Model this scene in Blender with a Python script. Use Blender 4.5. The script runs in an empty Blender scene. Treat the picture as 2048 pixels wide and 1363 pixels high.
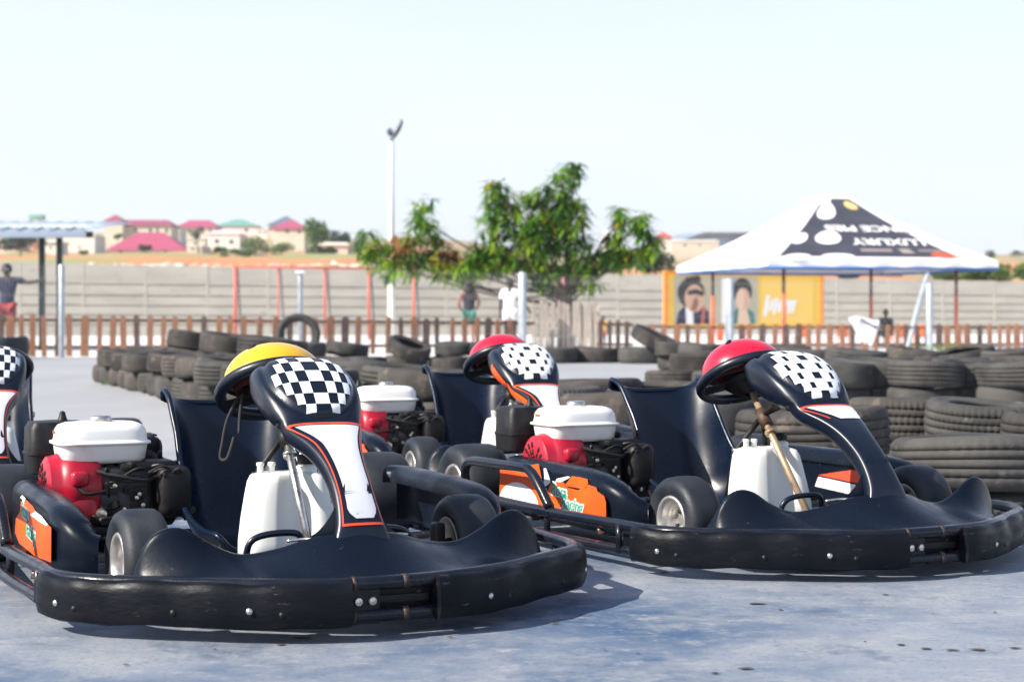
import bpy, bmesh, math, random
from mathutils import Vector, Matrix, Euler
random.seed(7)
R = math.radians
SC = bpy.context.scene
COL = SC.collection
# ------------------------------------------------------------------ camera, light, sky, exposure
CH, FPX, VH = .737, 3500., 636.5          # eye height, focal length in 2048-px pixels, horizon row
cam = bpy.data.cameras.new('camera'); camo = bpy.data.objects.new('camera', cam); COL.objects.link(camo)
camo.location = (0, 0, CH); camo.rotation_euler = (R(90), 0, 0)
cam.sensor_width = 36; cam.lens = FPX/2048*36; cam.shift_y = -(681.5-VH)/2048
cam.clip_start = .05; cam.clip_end = 6000
cam.dof.use_dof = True; cam.dof.focus_distance = 4.75; cam.dof.aperture_fstop = 5.0
SC.camera = camo
SUN_EL, SUN_AZ = R(36), R(243)            # azimuth clockwise from +Y
w = bpy.data.worlds.new('World'); SC.world = w; w.use_nodes = True
nt = w.node_tree; bg = nt.nodes['Background']
sky = nt.nodes.new('ShaderNodeTexSky'); sky.sky_type = 'NISHITA'; sky.sun_disc = False
sky.sun_elevation = SUN_EL; sky.sun_rotation = SUN_AZ; sky.air_density = 1.0; sky.dust_density = .6; sky.ozone_density = 3.
hz = nt.nodes.new('ShaderNodeMix'); hz.data_type = 'RGBA'; # bright haze low in the sky, thinning upward
gw = nt.nodes.new('ShaderNodeTexCoord'); sw = nt.nodes.new('ShaderNodeSeparateXYZ'); nt.links.new(gw.outputs['Generated'], sw.inputs[0])
rw_ = nt.nodes.new('ShaderNodeMapRange'); rw_.inputs[1].default_value = .12; rw_.inputs[2].default_value = .6; rw_.inputs[3].default_value = .70; rw_.inputs[4].default_value = .12
nt.links.new(sw.outputs[2], rw_.inputs[0]); nt.links.new(rw_.outputs[0], hz.inputs[0])
tcw = nt.nodes.new('ShaderNodeTexCoord'); mpw = nt.nodes.new('ShaderNodeMapping'); mpw.inputs['Scale'].default_value = (1.5, 1.5, 6)
nzw = nt.nodes.new('ShaderNodeTexNoise'); nzw.inputs['Scale'].default_value = 2.2; nzw.inputs['Detail'].default_value = 5
mxw = nt.nodes.new('ShaderNodeMix'); mxw.data_type = 'RGBA'; mxw.inputs[6].default_value = (4.45, 4.58, 5.3, 1); mxw.inputs[7].default_value = (5.25, 5.25, 5.7, 1)
nt.links.new(tcw.outputs['Generated'], mpw.inputs[0]); nt.links.new(mpw.outputs[0], nzw.inputs['Vector']); nt.links.new(nzw.outputs[0], mxw.inputs[0])
nt.links.new(sky.outputs[0], hz.inputs[6]); nt.links.new(mxw.outputs[2], hz.inputs[7]); nt.links.new(hz.outputs[2], bg.inputs[0]); bg.inputs[1].default_value = .105
sun = bpy.data.lights.new('sun', 'SUN'); suno = bpy.data.objects.new('sun', sun); COL.objects.link(suno)
sun.energy = 4.4; sun.angle = R(.55); sun.color = (1, .93, .82)
sd = Vector((math.sin(SUN_AZ)*math.cos(SUN_EL), math.cos(SUN_AZ)*math.cos(SUN_EL), math.sin(SUN_EL)))
suno.rotation_euler = (-sd).to_track_quat('-Z', 'Y').to_euler(); suno.location = sd*30
SC.view_settings.view_transform = 'Standard'; SC.view_settings.look = 'None'
SC.view_settings.exposure = 1.1; SC.view_settings.gamma = 1
SC.render.engine = 'CYCLES'; SC.cycles.use_denoising = True; SC.cycles.max_bounces = 6
SC.cycles.transparent_max_bounces = 6

def at(u, D, z=0.): return Vector(((u-1024)/FPX*D, D, z))
def zv(v, D): return CH-(v-VH)*D/FPX

# ------------------------------------------------------------------ materials
def mat(name, base, rough=.5, metal=0., c2=None, nscale=8., lo=.4, hi=.65, bump=0., bscale=60., c3=None, n3=30., lo3=.6, hi3=.7,
        stretch=(1, 1, 1), rvar=0., spec=.5, coat=0., coord='Object', scr=()):
    m = bpy.data.materials.new(name); m.use_nodes = True; t = m.node_tree; N = t.nodes; L = t.links
    p = N['Principled BSDF']; p.inputs['Base Color'].default_value = (*base, 1)
    p.inputs['Roughness'].default_value = rough; p.inputs['Metallic'].default_value = metal
    p.inputs['Specular IOR Level'].default_value = spec
    if coat: p.inputs['Coat Weight'].default_value = coat; p.inputs['Coat Roughness'].default_value = .12
    tc = N.new('ShaderNodeTexCoord'); mp = N.new('ShaderNodeMapping'); mp.inputs['Scale'].default_value = stretch
    L.new(tc.outputs[coord], mp.inputs[0])
    def noise(s, d=5.):
        n = N.new('ShaderNodeTexNoise'); n.inputs['Scale'].default_value = s; n.inputs['Detail'].default_value = d
        L.new(mp.outputs[0], n.inputs['Vector']); return n
    def ramp(n, a, b):
        r = N.new('ShaderNodeMapRange'); r.inputs[1].default_value = a; r.inputs[2].default_value = b
        L.new(n.outputs[0], r.inputs[0]); return r
    cur = None
    for c, s, a, b in ((c2, nscale, lo, hi), (c3, n3, lo3, hi3)):
        if c is None: continue
        mx = N.new('ShaderNodeMix'); mx.data_type = 'RGBA'
        r = ramp(noise(s), a, b); L.new(r.outputs[0], mx.inputs[0])
        if cur is None: mx.inputs[6].default_value = (*base, 1)
        else: L.new(cur, mx.inputs[6])
        mx.inputs[7].default_value = (*c, 1); cur = mx.outputs[2]
    for col, s, a, b, st, ro in scr:            # scratches: stretched fine noise
        m2 = N.new('ShaderNodeMapping'); m2.inputs['Scale'].default_value = st; m2.inputs['Rotation'].default_value = ro; L.new(tc.outputs[coord], m2.inputs[0])
        n2 = N.new('ShaderNodeTexNoise'); n2.inputs['Scale'].default_value = s; n2.inputs['Detail'].default_value = 7; n2.inputs['Roughness'].default_value = .7; L.new(m2.outputs[0], n2.inputs['Vector'])
        r = ramp(n2, a, b); mx = N.new('ShaderNodeMix'); mx.data_type = 'RGBA'; L.new(r.outputs[0], mx.inputs[0])
        if cur is None: mx.inputs[6].default_value = (*base, 1)
        else: L.new(cur, mx.inputs[6])
        mx.inputs[7].default_value = (*col, 1); cur = mx.outputs[2]
    if cur is not None: L.new(cur, p.inputs['Base Color'])
    if rvar:
        r = ramp(noise(nscale*1.7), .3, .7); r.inputs[3].default_value = max(0, rough-rvar); r.inputs[4].default_value = min(1, rough+rvar)
        L.new(r.outputs[0], p.inputs['Roughness'])
    if bump:
        b = N.new('ShaderNodeBump'); b.inputs['Strength'].default_value = bump; b.inputs['Distance'].default_value = .01
        L.new(noise(bscale, 4.).outputs[0], b.inputs['Height']); L.new(b.outputs[0], p.inputs['Normal'])
    return m
M = {}
M['plastic'] = mat('black_plastic', (.0025, .0055, .012), .31, c2=(.005, .008, .015), nscale=5, lo=.45, hi=.75, c3=(.07, .065, .06), n3=45, lo3=.71, hi3=.78, bump=.05, bscale=90, rvar=.1, spec=.14, scr=[((.07, .068, .07), 7, .68, .76, (1, 9, 9), (0, .3, .5)), ((.09, .075, .06), 4, .60, .80, (1, 1, 1.6), (0, 0, 0))])
M['gloss'] = mat('gloss_black_plastic', (.002, .0055, .014), .33, c2=(.004, .007, .016), nscale=6, rvar=.06, bump=.02, bscale=40, spec=.42, scr=[((.12, .11, .11), 6, .69, .75, (1, 8, 8), (0, .6, .2))])
M['seat'] = mat('seat_plastic', (.0015, .006, .018), .30, c2=(.003, .009, .024), nscale=4, rvar=.08, bump=.02, bscale=60, spec=.3)
M['bumper'] = mat('bumper_rubber', (.004, .005, .008), .42, c2=(.010, .010, .012), nscale=9, lo=.5, hi=.75, c3=(.12, .10, .08), n3=26, lo3=.70, hi3=.78, stretch=(1, 1, 3), bump=.12, bscale=50, rvar=.12, spec=.12, scr=[((.11, .095, .085), 5, .64, .73, (2, 2, 11), (0, 0, 0)), ((.09, .075, .06), 3, .58, .8, (1, 1, 2), (0, 0, 0))])
M['pipe'] = mat('painted_pipe', (.004, .007, .014), .25, c2=(.012, .012, .016), nscale=10, c3=(.16, .09, .055), n3=14, lo3=.68, hi3=.73, bump=.06, bscale=80, rvar=.1, spec=.35)
M['rust'] = mat('rusty_steel', (.012, .010, .010), .6, c2=(.085, .04, .025), nscale=30, lo=.42, hi=.6, bump=.2, bscale=120)
M['chrome'] = mat('scratched_steel', (.55, .53, .5), .28, .9, c2=(.3, .25, .2), nscale=25, lo=.5, hi=.75, rvar=.1)
M['tan_steel'] = mat('stained_steel', (.42, .3, .19), .42, .45, c2=(.2, .1, .06), nscale=22, lo=.5, hi=.7, rvar=.1)
M['slick'] = mat('slick_rubber', (.010, .013, .019), .55, c2=(.034, .037, .042), nscale=7, lo=.4, hi=.7, bump=.1, bscale=130, rvar=.1, spec=.3)
M['alu'] = mat('wheel_alloy', (.52, .5, .48), .38, .75, c2=(.25, .22, .2), nscale=18, lo=.5, hi=.75, rvar=.1)
M['white_tank'] = mat('translucent_plastic', (.72, .73, .70), .42, c2=(.6, .58, .5), nscale=7, lo=.55, hi=.85)
M['enginewhite'] = mat('enamel_white', (.80, .80, .77), .28, c2=(.68, .66, .6), nscale=9, lo=.55, hi=.8, c3=(.42, .36, .28), n3=13, lo3=.60, hi3=.78)
M['red'] = mat('red_enamel', (.40, .004, .022), .32, c2=(.30, .004, .02), nscale=12, c3=(.08, .02, .02), n3=40, lo3=.66, hi3=.75)
M['engine'] = mat('greasy_casting', (.035, .035, .037), .5, .3, c2=(.012, .011, .010), nscale=20, lo=.4, hi=.6, bump=.2, bscale=80, c3=(.12, .10, .085), n3=28, lo3=.62, hi3=.75)
M['dark'] = mat('oily_black', (.005, .005, .006), .5, spec=.3, c2=(.016, .014, .013), nscale=24, lo=.5, hi=.7, bump=.1)
M['orange'] = mat('orange_vinyl', (.80, .105, .012), .38, c2=(.70, .075, .01), nscale=9, c3=(.3, .08, .04), n3=50, lo3=.68, hi3=.74)
M['coral'] = mat('coral_vinyl', (.75, .07, .03), .38)
M['white'] = mat('white_vinyl', (.74, .75, .77), .4, c2=(.64, .65, .68), nscale=10, lo=.5, hi=.8, c3=(.3, .28, .27), n3=55, lo3=.72, hi3=.76)
M['panelgrey'] = mat('scuffed_white_vinyl', (.55, .555, .60), .42, c2=(.48, .485, .53), nscale=9, lo=.45, hi=.75, c3=(.2, .2, .21), n3=50, lo3=.70, hi3=.76, scr=[((.25, .25, .27), 9, .67, .74, (1, 7, 7), (.3, .5, 0))])
M['teal'] = mat('teal_vinyl', (.01, .36, .24), .45)
M['floor'] = mat('worn_floor_tray', (.03, .03, .032), .6, c2=(.2, .15, .11), nscale=9, lo=.5, hi=.8)
M['strap'] = mat('black_webbing', (.012, .012, .014), .8)
M['lining'] = mat('dark_red_padding', (.07, .012, .010), .9)
M['yellow_h'] = mat('yellow_helmet', (.80, .42, .015), .28, c2=(.72, .36, .01), nscale=8, coat=.3)
M['red_h'] = mat('red_helmet', (.62, .006, .035), .28, c2=(.52, .005, .025), nscale=8, coat=.3)
M['tyre'] = mat('dusty_rubber', (.016, .015, .015), .85, c2=(.058, .050, .043), nscale=4.5, lo=.36, hi=.68, c3=(.14, .11, .09), n3=11, lo3=.60, hi3=.8, bump=.25, bscale=55)
M['tyre_grey'] = mat('grey_dusty_rubber', (.022, .022, .021), .85, c2=(.058, .055, .051), nscale=5, lo=.34, hi=.62, c3=(.14, .12, .105), n3=14, lo3=.64, hi3=.8, bump=.25, bscale=55)
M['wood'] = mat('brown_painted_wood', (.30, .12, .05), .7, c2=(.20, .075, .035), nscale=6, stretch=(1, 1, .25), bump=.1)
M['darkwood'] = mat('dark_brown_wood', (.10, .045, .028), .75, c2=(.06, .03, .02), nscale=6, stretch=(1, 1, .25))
M['greywood'] = mat('weathered_grey_wood', (.36, .31, .265), .85, c2=(.22, .18, .15), nscale=7, lo=.4, hi=.7, stretch=(3, 3, .4), bump=.2)
M['bark'] = mat('bark', (.14, .10, .075), .9, c2=(.06, .045, .035), nscale=9, bump=.5, bscale=40)
M['galv'] = mat('galvanised_post', (.42, .46, .50), .45, .3, c2=(.34, .38, .42), nscale=6)
M['wire'] = mat('galvanised_wire', (.50, .50, .48), .5, .3)
M['whitepaint'] = mat('white_paint', (.78, .78, .76), .5)
M['lampgrey'] = mat('lamp_housing', (.04, .07, .08), .4, .2)
M['lampglass'] = mat('lamp_glass', (.25, .25, .26), .15)
M['conc'] = mat('precast_concrete', (.40, .37, .315), .9, c2=(.33, .31, .265), nscale=.5, lo=.35, hi=.65, c3=(.27, .25, .215), n3=1.6, lo3=.58, hi3=.75, stretch=(1, 1, 3), bump=.1, bscale=12)
M['redpaint'] = mat('red_oxide_paint', (.50, .10, .06), .55, c2=(.5, .07, .04), nscale=4)
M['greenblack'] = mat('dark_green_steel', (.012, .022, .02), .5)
M['roofsheet'] = mat('roof_sheet', (.66, .71, .75), .5, c2=(.48, .55, .62), nscale=1.2)
M['fascia'] = mat('fascia_blue_grey', (.30, .36, .44), .5)
M['canvas'] = mat('white_canvas', (.80, .80, .81), .6, c2=(.74, .73, .75), nscale=1.5)
M['posterblack'] = mat('printed_black', (.045, .046, .060), .55, c2=(.06, .06, .075), nscale=2)
M['posterwhite'] = mat('printed_white', (.82, .80, .78), .6)
M['posterpink'] = mat('printed_pale_pink', (.74, .62, .64), .6)
M['gold'] = mat('printed_gold', (.72, .52, .20), .6)
M['grey_print'] = mat('printed_taupe', (.32, .27, .25), .6)
M['blue_edge'] = mat('blue_webbing', (.03, .13, .40), .6)
M['legred'] = mat('orange_red_leg', (.62, .10, .035), .5)
M['legdark'] = mat('dark_maroon_leg', (.07, .02, .02), .5)
M['boardyellow'] = mat('printed_yellow', (.82, .50, .04), .5, c2=(.80, .44, .03), nscale=.8)
M['boardpale'] = mat('printed_pale_yellow', (.86, .54, .09), .5)
M['boardorange'] = mat('printed_orange', (.80, .25, .02), .5)
M['photo_bg'] = mat('printed_grey_green', (.42, .40, .30), .6, c2=(.5, .42, .26), nscale=1.3)
M['skin_d'] = mat('dark_skin', (.028, .015, .010), .6)
M['skin_b'] = mat('brown_skin', (.26, .105, .062), .6)
M['skin_p'] = mat('printed_skin', (.62, .36, .24), .6)
M['skin_p2'] = mat('printed_skin_pale', (.70, .48, .34), .6)
M['hair'] = mat('black_hair', (.012, .010, .010), .7)
M['navy'] = mat('navy_cloth', (.005, .010, .040), .85)
M['redcloth'] = mat('dull_red_cloth', (.28, .03, .035), .85)
M['whitecloth'] = mat('white_cloth', (.78, .78, .80), .85)
M['greencloth'] = mat('green_cloth', (.05, .19, .15), .85)
M['darkcloth'] = mat('dark_cloth', (.020, .020, .026), .85)
M['pinkcloth'] = mat('pink_plaid_cloth', (.45, .20, .20), .85, c2=(.16, .10, .11), nscale=14, lo=.48, hi=.52)
M['yellowcloth'] = mat('yellow_cloth', (.80, .42, .01), .8)
M['chair'] = mat('orange_chair_plastic', (.80, .15, .02), .45)
M['maroon'] = mat('maroon_roof', (.30, .06, .10), .7, c2=(.24, .05, .08), nscale=.2)
M['redroof'] = mat('crimson_roof', (.36, .065, .115), .6)
M['greenroof'] = mat('green_roof', (.13, .30, .24), .6)
M['slate'] = mat('slate_roof', (.10, .13, .18), .6)
M['cream'] = mat('cream_render', (.62, .54, .43), .85, c2=(.55, .46, .36), nscale=.15)
M['pale'] = mat('pale_render', (.70, .65, .58), .85, c2=(.62, .55, .48), nscale=.15)
M['winglass'] = mat('dark_window', (.06, .09, .11), .2)
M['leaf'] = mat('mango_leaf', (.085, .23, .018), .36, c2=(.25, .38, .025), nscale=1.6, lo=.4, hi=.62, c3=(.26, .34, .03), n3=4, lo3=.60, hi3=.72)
M['leaf_dark'] = mat('mango_leaf_dark', (.042, .145, .022), .42, c2=(.05, .12, .02), nscale=2)  # darker leaf green, given to clusters at random
M['leaf_rust'] = mat('mango_leaf_rust', (.32, .15, .05), .6, c2=(.40, .22, .06), nscale=3)
M['leaf_yel'] = mat('mango_leaf_yellow', (.36, .30, .03), .5)
M['bloom'] = mat('mango_bloom', (.55, .33, .25), .8)
M['bush'] = mat('bush_leaf', (.10, .19, .035), .7, c2=(.17, .23, .05), nscale=.3, lo=.4, hi=.6)
M['bush_d'] = mat('dark_tree_leaf', (.045, .085, .04), .7, c2=(.08, .11, .045), nscale=.3, lo=.4, hi=.6)
M['weed'] = mat('weed_leaf', (.14, .30, .03), .6)
M['debris'] = mat('dry_debris', (.05, .04, .035), .9)
def leafy(m, amt=.45):                     # thin leaves let some light through
    t = m.node_tree; p = t.nodes['Principled BSDF']; o = t.nodes['Material Output']
    tr = t.nodes.new('ShaderNodeBsdfTranslucent'); mx = t.nodes.new('ShaderNodeMixShader'); mx.inputs[0].default_value = amt
    src = p.inputs['Base Color']
    if src.is_linked: t.links.new(src.links[0].from_socket, tr.inputs[0])
    else: tr.inputs[0].default_value = src.default_value
    t.links.new(p.outputs[0], mx.inputs[1]); t.links.new(tr.outputs[0], mx.inputs[2]); t.links.new(mx.outputs[0], o.inputs[0])
for k in ('leaf', 'leaf_dark', 'leaf_rust', 'leaf_yel', 'bush', 'bush_d', 'weed'): leafy(M[k])

# ------------------------------------------------------------------ mesh helpers
class MB:
    def __init__(s): s.v = []; s.f = []; s.mi = []; s.mats = []
    def add(s, vf, m=None, xf=None):
        v, f = vf; o = len(s.v)
        s.v += [tuple(xf @ Vector(p)) if xf is not None else tuple(p) for p in v]
        s.f += [tuple(i+o for i in q) for q in f]
        if m not in s.mats: s.mats.append(m)
        s.mi += [s.mats.index(m)]*len(f)
        return s
    def mesh(s, name, m=None, smooth=True, angle=None):
        me = bpy.data.meshes.new(name); me.from_pydata(s.v, [], s.f); me.update()
        for k in s.mats: me.materials.append(k or m)
        me.polygons.foreach_set('material_index', s.mi)
        me.polygons.foreach_set('use_smooth', [smooth]*len(s.f))
        if smooth and angle: me.set_sharp_from_angle(angle=R(angle))
        return me
def obj(name, me, parent=None, loc=None, rot=None):
    o = bpy.data.objects.new(name, me); COL.objects.link(o)
    if parent: o.parent = parent
    if loc is not None: o.location = loc
    if rot is not None: o.rotation_euler = rot
    return o
def one(name, vf, m, parent=None, smooth=True, angle=None, sub=0, solid=0., loc=None, rot=None):
    o = obj(name, MB().add(vf, m).mesh(name, m, smooth, angle), parent, loc, rot)
    if solid: d = o.modifiers.new('solid', 'SOLIDIFY'); d.thickness = solid; d.offset = 0
    if sub: d = o.modifiers.new('sub', 'SUBSURF'); d.levels = sub; d.render_levels = sub
    return o
def tag(o, label=None, cat=None, group=None, kind=None):
    if label: o['label'] = label
    if cat: o['category'] = cat
    if group: o['group'] = group
    if kind: o['kind'] = kind
    return o
def thing(name, label, cat, loc=(0, 0, 0), rot=(0, 0, 0), group=None):
    return tag(obj(name, None, None, loc, rot), label, cat, group)
def copy_tree(o, parent=None):
    c = o.copy(); COL.objects.link(c); c.parent = parent
    for ch in o.children: copy_tree(ch, c)
    return c
def box(c, s, bev=0., seg=2, rot=None):
    bm = bmesh.new(); bmesh.ops.create_cube(bm, size=1)
    bmesh.ops.scale(bm, vec=s, verts=bm.verts)
    if bev: bmesh.ops.bevel(bm, geom=bm.edges[:], offset=bev, segments=seg, affect='EDGES', profile=.5)
    mx = Matrix.Translation(c) @ (Euler(rot).to_matrix().to_4x4() if rot else Matrix())
    v = [tuple(mx @ x.co) for x in bm.verts]; bm.verts.index_update(); f = [tuple(x.index for x in q.verts) for q in bm.faces]; bm.free(); return v, f
def crom(P, n=6, closed=False):
    P = [Vector(p) for p in P]; out = []; N = len(P)
    for i in range(N if closed else N-1):
        a, b, c, d = (P[(i+k) % N] if closed else P[min(max(i+k, 0), N-1)] for k in (-1, 0, 1, 2))
        for j in range(n):
            t = j/n; out.append(.5*((2*b)+(c-a)*t+(2*a-5*b+4*c-d)*t*t+(3*b-a-3*c+d)*t**3))
    if not closed: out.append(P[-1])
    return out
def tube(P, r, seg=10, n=5, closed=False, cap=True, smooth=True):
    P = crom(P, n, closed) if smooth and len(P) > 2 else [Vector(p) for p in P]
    N = len(P); v = []; f = []; up = None
    rr = r if isinstance(r, (list, tuple)) else None
    for i, p in enumerate(P):
        t = (P[(i+1) % N]-P[i-1]) if closed else (P[min(i+1, N-1)]-P[max(i-1, 0)])
        t.normalize()
        if up is None: up = t.orthogonal().normalized()
        up = (up-t*up.dot(t)).normalized(); b = t.cross(up)
        q = r if rr is None else rr[0]+(rr[-1]-rr[0])*i/(N-1)
        for k in range(seg): a = 2*math.pi*k/seg; v.append(p+up*(q*math.cos(a))+b*(q*math.sin(a)))
    for i in range(N if closed else N-1):
        for k in range(seg):
            a, b = i*seg+k, i*seg+(k+1) % seg; c, d = ((i+1) % N)*seg+(k+1) % seg, ((i+1) % N)*seg+k; f.append((a, b, c, d))
    if cap and not closed: f.append(tuple(reversed(range(seg)))); f.append(tuple((N-1)*seg+k for k in range(seg)))
    return v, f
def lathe(prof, seg=32, axis='Z', closed_prof=False, a0=0., a1=2*math.pi):
    v = []; f = []; n = len(prof); full = abs(a1-a0-2*math.pi) < 1e-6; S = seg if full else seg+1
    for k in range(S):
        a = a0+(a1-a0)*k/seg; c, s = math.cos(a), math.sin(a)
        for r, z in prof:
            v.append({'Z': (r*c, r*s, z), 'Y': (r*c, z, r*s), 'X': (z, r*c, r*s)}[axis])
    for k in range(seg):
        k2 = (k+1) % S
        for i in range(n if closed_prof else n-1):
            j = (i+1) % n; f.append((k*n+i, k2*n+i, k2*n+j, k*n+j))
    return v, f
def loft(secs, caps=True, closed=True):
    n = len(secs[0]); v = [tuple(p) for s in secs for p in s]; f = []
    for i in range(len(secs)-1):
        for k in range(n if closed else n-1):
            k2 = (k+1) % n; f.append((i*n+k, i*n+k2, (i+1)*n+k2, (i+1)*n+k))
    if caps: f.append(tuple(reversed(range(n)))); f.append(tuple((len(secs)-1)*n+k for k in range(n)))
    return v, f
def grid(fn, nu, nv):
    v = [tuple(fn(i/nu, j/nv)) for i in range(nu+1) for j in range(nv+1)]
    f = [(i*(nv+1)+j, (i+1)*(nv+1)+j, (i+1)*(nv+1)+j+1, i*(nv+1)+j+1) for i in range(nu) for j in range(nv)]
    return v, f
def interp(x, T):
    if x <= T[0][0]: return T[0][1]
    for (a, p), (b, q) in zip(T, T[1:]):
        if x <= b:
            t = (x-a)/(b-a); return p+(q-p)*t
    return T[-1][1]
def sinterp(x, T):                          # smooth (Catmull-Rom style hermite) interpolation
    if x <= T[0][0]: return T[0][1]
    if x >= T[-1][0]: return T[-1][1]
    for i in range(len(T)-1):
        if x <= T[i+1][0]:
            x0, y0 = T[i]; x1, y1 = T[i+1]; h = x1-x0; t = (x-x0)/h
            m0 = (y1-T[i-1][1])/(x1-T[i-1][0]) if i else (y1-y0)/h
            m1 = (T[i+2][1]-y0)/(T[i+2][0]-x0) if i+2 < len(T) else (y1-y0)/h
            return (2*t**3-3*t*t+1)*y0+(t**3-2*t*t+t)*h*m0+(-2*t**3+3*t*t)*y1+(t**3-t*t)*h*m1
def poly(pts): return [tuple(p) for p in pts], [tuple(range(len(pts)))]
def ellipsoid(c, r, nu=16, nv=10, rot=None):
    v = []; f = []; mx = Euler(rot).to_matrix() if rot else Matrix.Identity(3)
    for j in range(nv+1):
        th = math.pi*j/nv
        for i in range(nu):
            a = 2*math.pi*i/nu; p = Vector((r[0]*math.sin(th)*math.cos(a), r[1]*math.sin(th)*math.sin(a), r[2]*math.cos(th))); v.append(tuple(mx @ p+Vector(c)))
    for j in range(nv):
        for i in range(nu): i2 = (i+1) % nu; f.append((j*nu+i, (j+1)*nu+i, (j+1)*nu+i2, j*nu+i2))
    return v, f
def text_mesh(s, size, mt, off=0., shear=0., ext=.0008, spacing=1., xs=1.):
    c = bpy.data.curves.new('lettering', 'FONT'); c.body = s; c.size = size; c.offset = off; c.shear = shear; c.extrude = ext
    c.align_x = 'CENTER'; c.align_y = 'CENTER'; c.space_character = spacing; c.resolution_u = 3
    o = bpy.data.objects.new('tmp', c); COL.objects.link(o)
    dg = bpy.context.evaluated_depsgraph_get(); me = bpy.data.meshes.new_from_object(o.evaluated_get(dg)); me.name = 'lettering'
    bpy.data.objects.remove(o); me.materials.clear(); me.materials.append(mt)
    if xs != 1: me.transform(Matrix.Diagonal((xs, 1, 1, 1)))
    return me

# ------------------------------------------------------------------ the setting: track, ground, far terrain
def ground_mat(name, near):
    m = bpy.data.materials.new(name); m.use_nodes = True; t = m.node_tree; N = t.nodes; L = t.links; p = N['Principled BSDF']
    tc = N.new('ShaderNodeTexCoord')
    def nz(s, st, d=6., rg=.6):
        mp = N.new('ShaderNodeMapping'); mp.inputs['Scale'].default_value = st; mp.inputs['Rotation'].default_value = (0, 0, R(-8)); L.new(tc.outputs['Object'], mp.inputs[0])
        n = N.new('ShaderNodeTexNoise'); n.inputs['Scale'].default_value = s; n.inputs['Detail'].default_value = d; n.inputs['Roughness'].default_value = rg; L.new(mp.outputs[0], n.inputs['Vector']); return n.outputs[0]
    def mr(x, a, b):
        r = N.new('ShaderNodeMapRange'); r.inputs[1].default_value = a; r.inputs[2].default_value = b; L.new(x, r.inputs[0]); return r.outputs[0]
    def mix(f, a, b):
        mx = N.new('ShaderNodeMix'); mx.data_type = 'RGBA'
        L.new(f, mx.inputs[0])
        for i, c in ((6, a), (7, b)):
            if isinstance(c, tuple): mx.inputs[i].default_value = (*c, 1)
            else: L.new(c, mx.inputs[i])
        return mx.outputs[2]
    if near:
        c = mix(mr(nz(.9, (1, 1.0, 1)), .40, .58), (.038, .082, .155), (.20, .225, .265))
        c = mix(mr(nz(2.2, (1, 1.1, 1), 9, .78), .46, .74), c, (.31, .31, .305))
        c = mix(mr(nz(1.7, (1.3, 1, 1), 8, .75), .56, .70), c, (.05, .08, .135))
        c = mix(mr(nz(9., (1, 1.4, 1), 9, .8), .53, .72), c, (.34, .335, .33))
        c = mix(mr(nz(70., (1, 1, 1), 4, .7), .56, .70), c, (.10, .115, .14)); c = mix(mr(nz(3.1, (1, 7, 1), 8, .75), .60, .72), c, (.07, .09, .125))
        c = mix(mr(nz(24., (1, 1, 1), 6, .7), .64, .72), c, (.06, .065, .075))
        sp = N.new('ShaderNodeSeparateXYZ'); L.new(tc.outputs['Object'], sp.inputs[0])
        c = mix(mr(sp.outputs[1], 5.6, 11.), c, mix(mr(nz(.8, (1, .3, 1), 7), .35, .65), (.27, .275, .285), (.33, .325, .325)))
        L.new(c, p.inputs['Base Color'])
        L.new(mr(nz(1.2, (1, 1, 1)), .3, .7), p.inputs['Roughness']); 
        rr = N.new('ShaderNodeMapRange'); rr.inputs[3].default_value = .62; rr.inputs[4].default_value = .85; L.new(nz(1.2, (1, 1, 1)), rr.inputs[0]); L.new(rr.outputs[0], p.inputs['Roughness'])
        b = N.new('ShaderNodeBump'); b.inputs['Strength'].default_value = .4; b.inputs['Distance'].default_value = .006; L.new(nz(60., (1, 1, 1), 8, .75), b.inputs['Height']); L.new(b.outputs[0], p.inputs['Normal'])
    else:
        c = mix(mr(nz(.25, (1, 1, 1)), .4, .6), (.74, .73, .72), (.62, .60, .56)); L.new(c, p.inputs['Base Color']); p.inputs['Roughness'].default_value = .9
    return m
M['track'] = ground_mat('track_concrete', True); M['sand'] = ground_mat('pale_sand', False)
tag(one('ground', poly([(-120, -30, -.02), (120, -30, -.02), (120, 130, -.02), (-120, 130, -.02)]), M['sand'], smooth=False), kind='structure')
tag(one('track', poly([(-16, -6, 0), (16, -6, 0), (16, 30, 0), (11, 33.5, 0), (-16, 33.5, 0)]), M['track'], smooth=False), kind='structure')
M['terrain'] = mat('soil_and_grass', (.36, .28, .15), .95, c2=(.24, .26, .09), nscale=.035, lo=.42, hi=.58, c3=(.50, .19, .07), n3=.05, lo3=.47, hi3=.58, stretch=(1, .4, 1))
def vline(u, D):                            # picture row on which the far land at distance D shows, for its height
    l = interp(D, [(100, 545), (125, 531), (200, 513), (300, 508), (450, 487), (700, 480), (1500, 476), (3000, 478)])
    r = interp(D, [(100, 575), (125, 560), (200, 546), (300, 536), (450, 528), (700, 523), (1500, 519), (3000, 518)])
    t = min(1, max(0, (u-700)/500)); t = t*t*(3-2*t); return l+(r-l)*t
def tz(u, D): return zv(vline(u, D), D)
DS = [100, 108, 116, 125, 150, 175, 200, 235, 270, 300, 350, 400, 450, 550, 700, 1000, 1500]
US = list(range(-3200, 5200, 90))
tv = [(*at(u, D)[:2], tz(u, D)-(2.5 if D == 100 else 0)+(random.uniform(-.35, .35) if 100 < D < 300 else random.uniform(-.012, .012)*D*.4)) for D in DS for u in US]
nu = len(US)
tf = [(i*nu+j, i*nu+j+1, (i+1)*nu+j+1, (i+1)*nu+j) for i in range(len(DS)-1) for j in range(nu-1)]
tag(one('hill_terrain', (tv, tf), M['terrain']), kind='structure')
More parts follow.
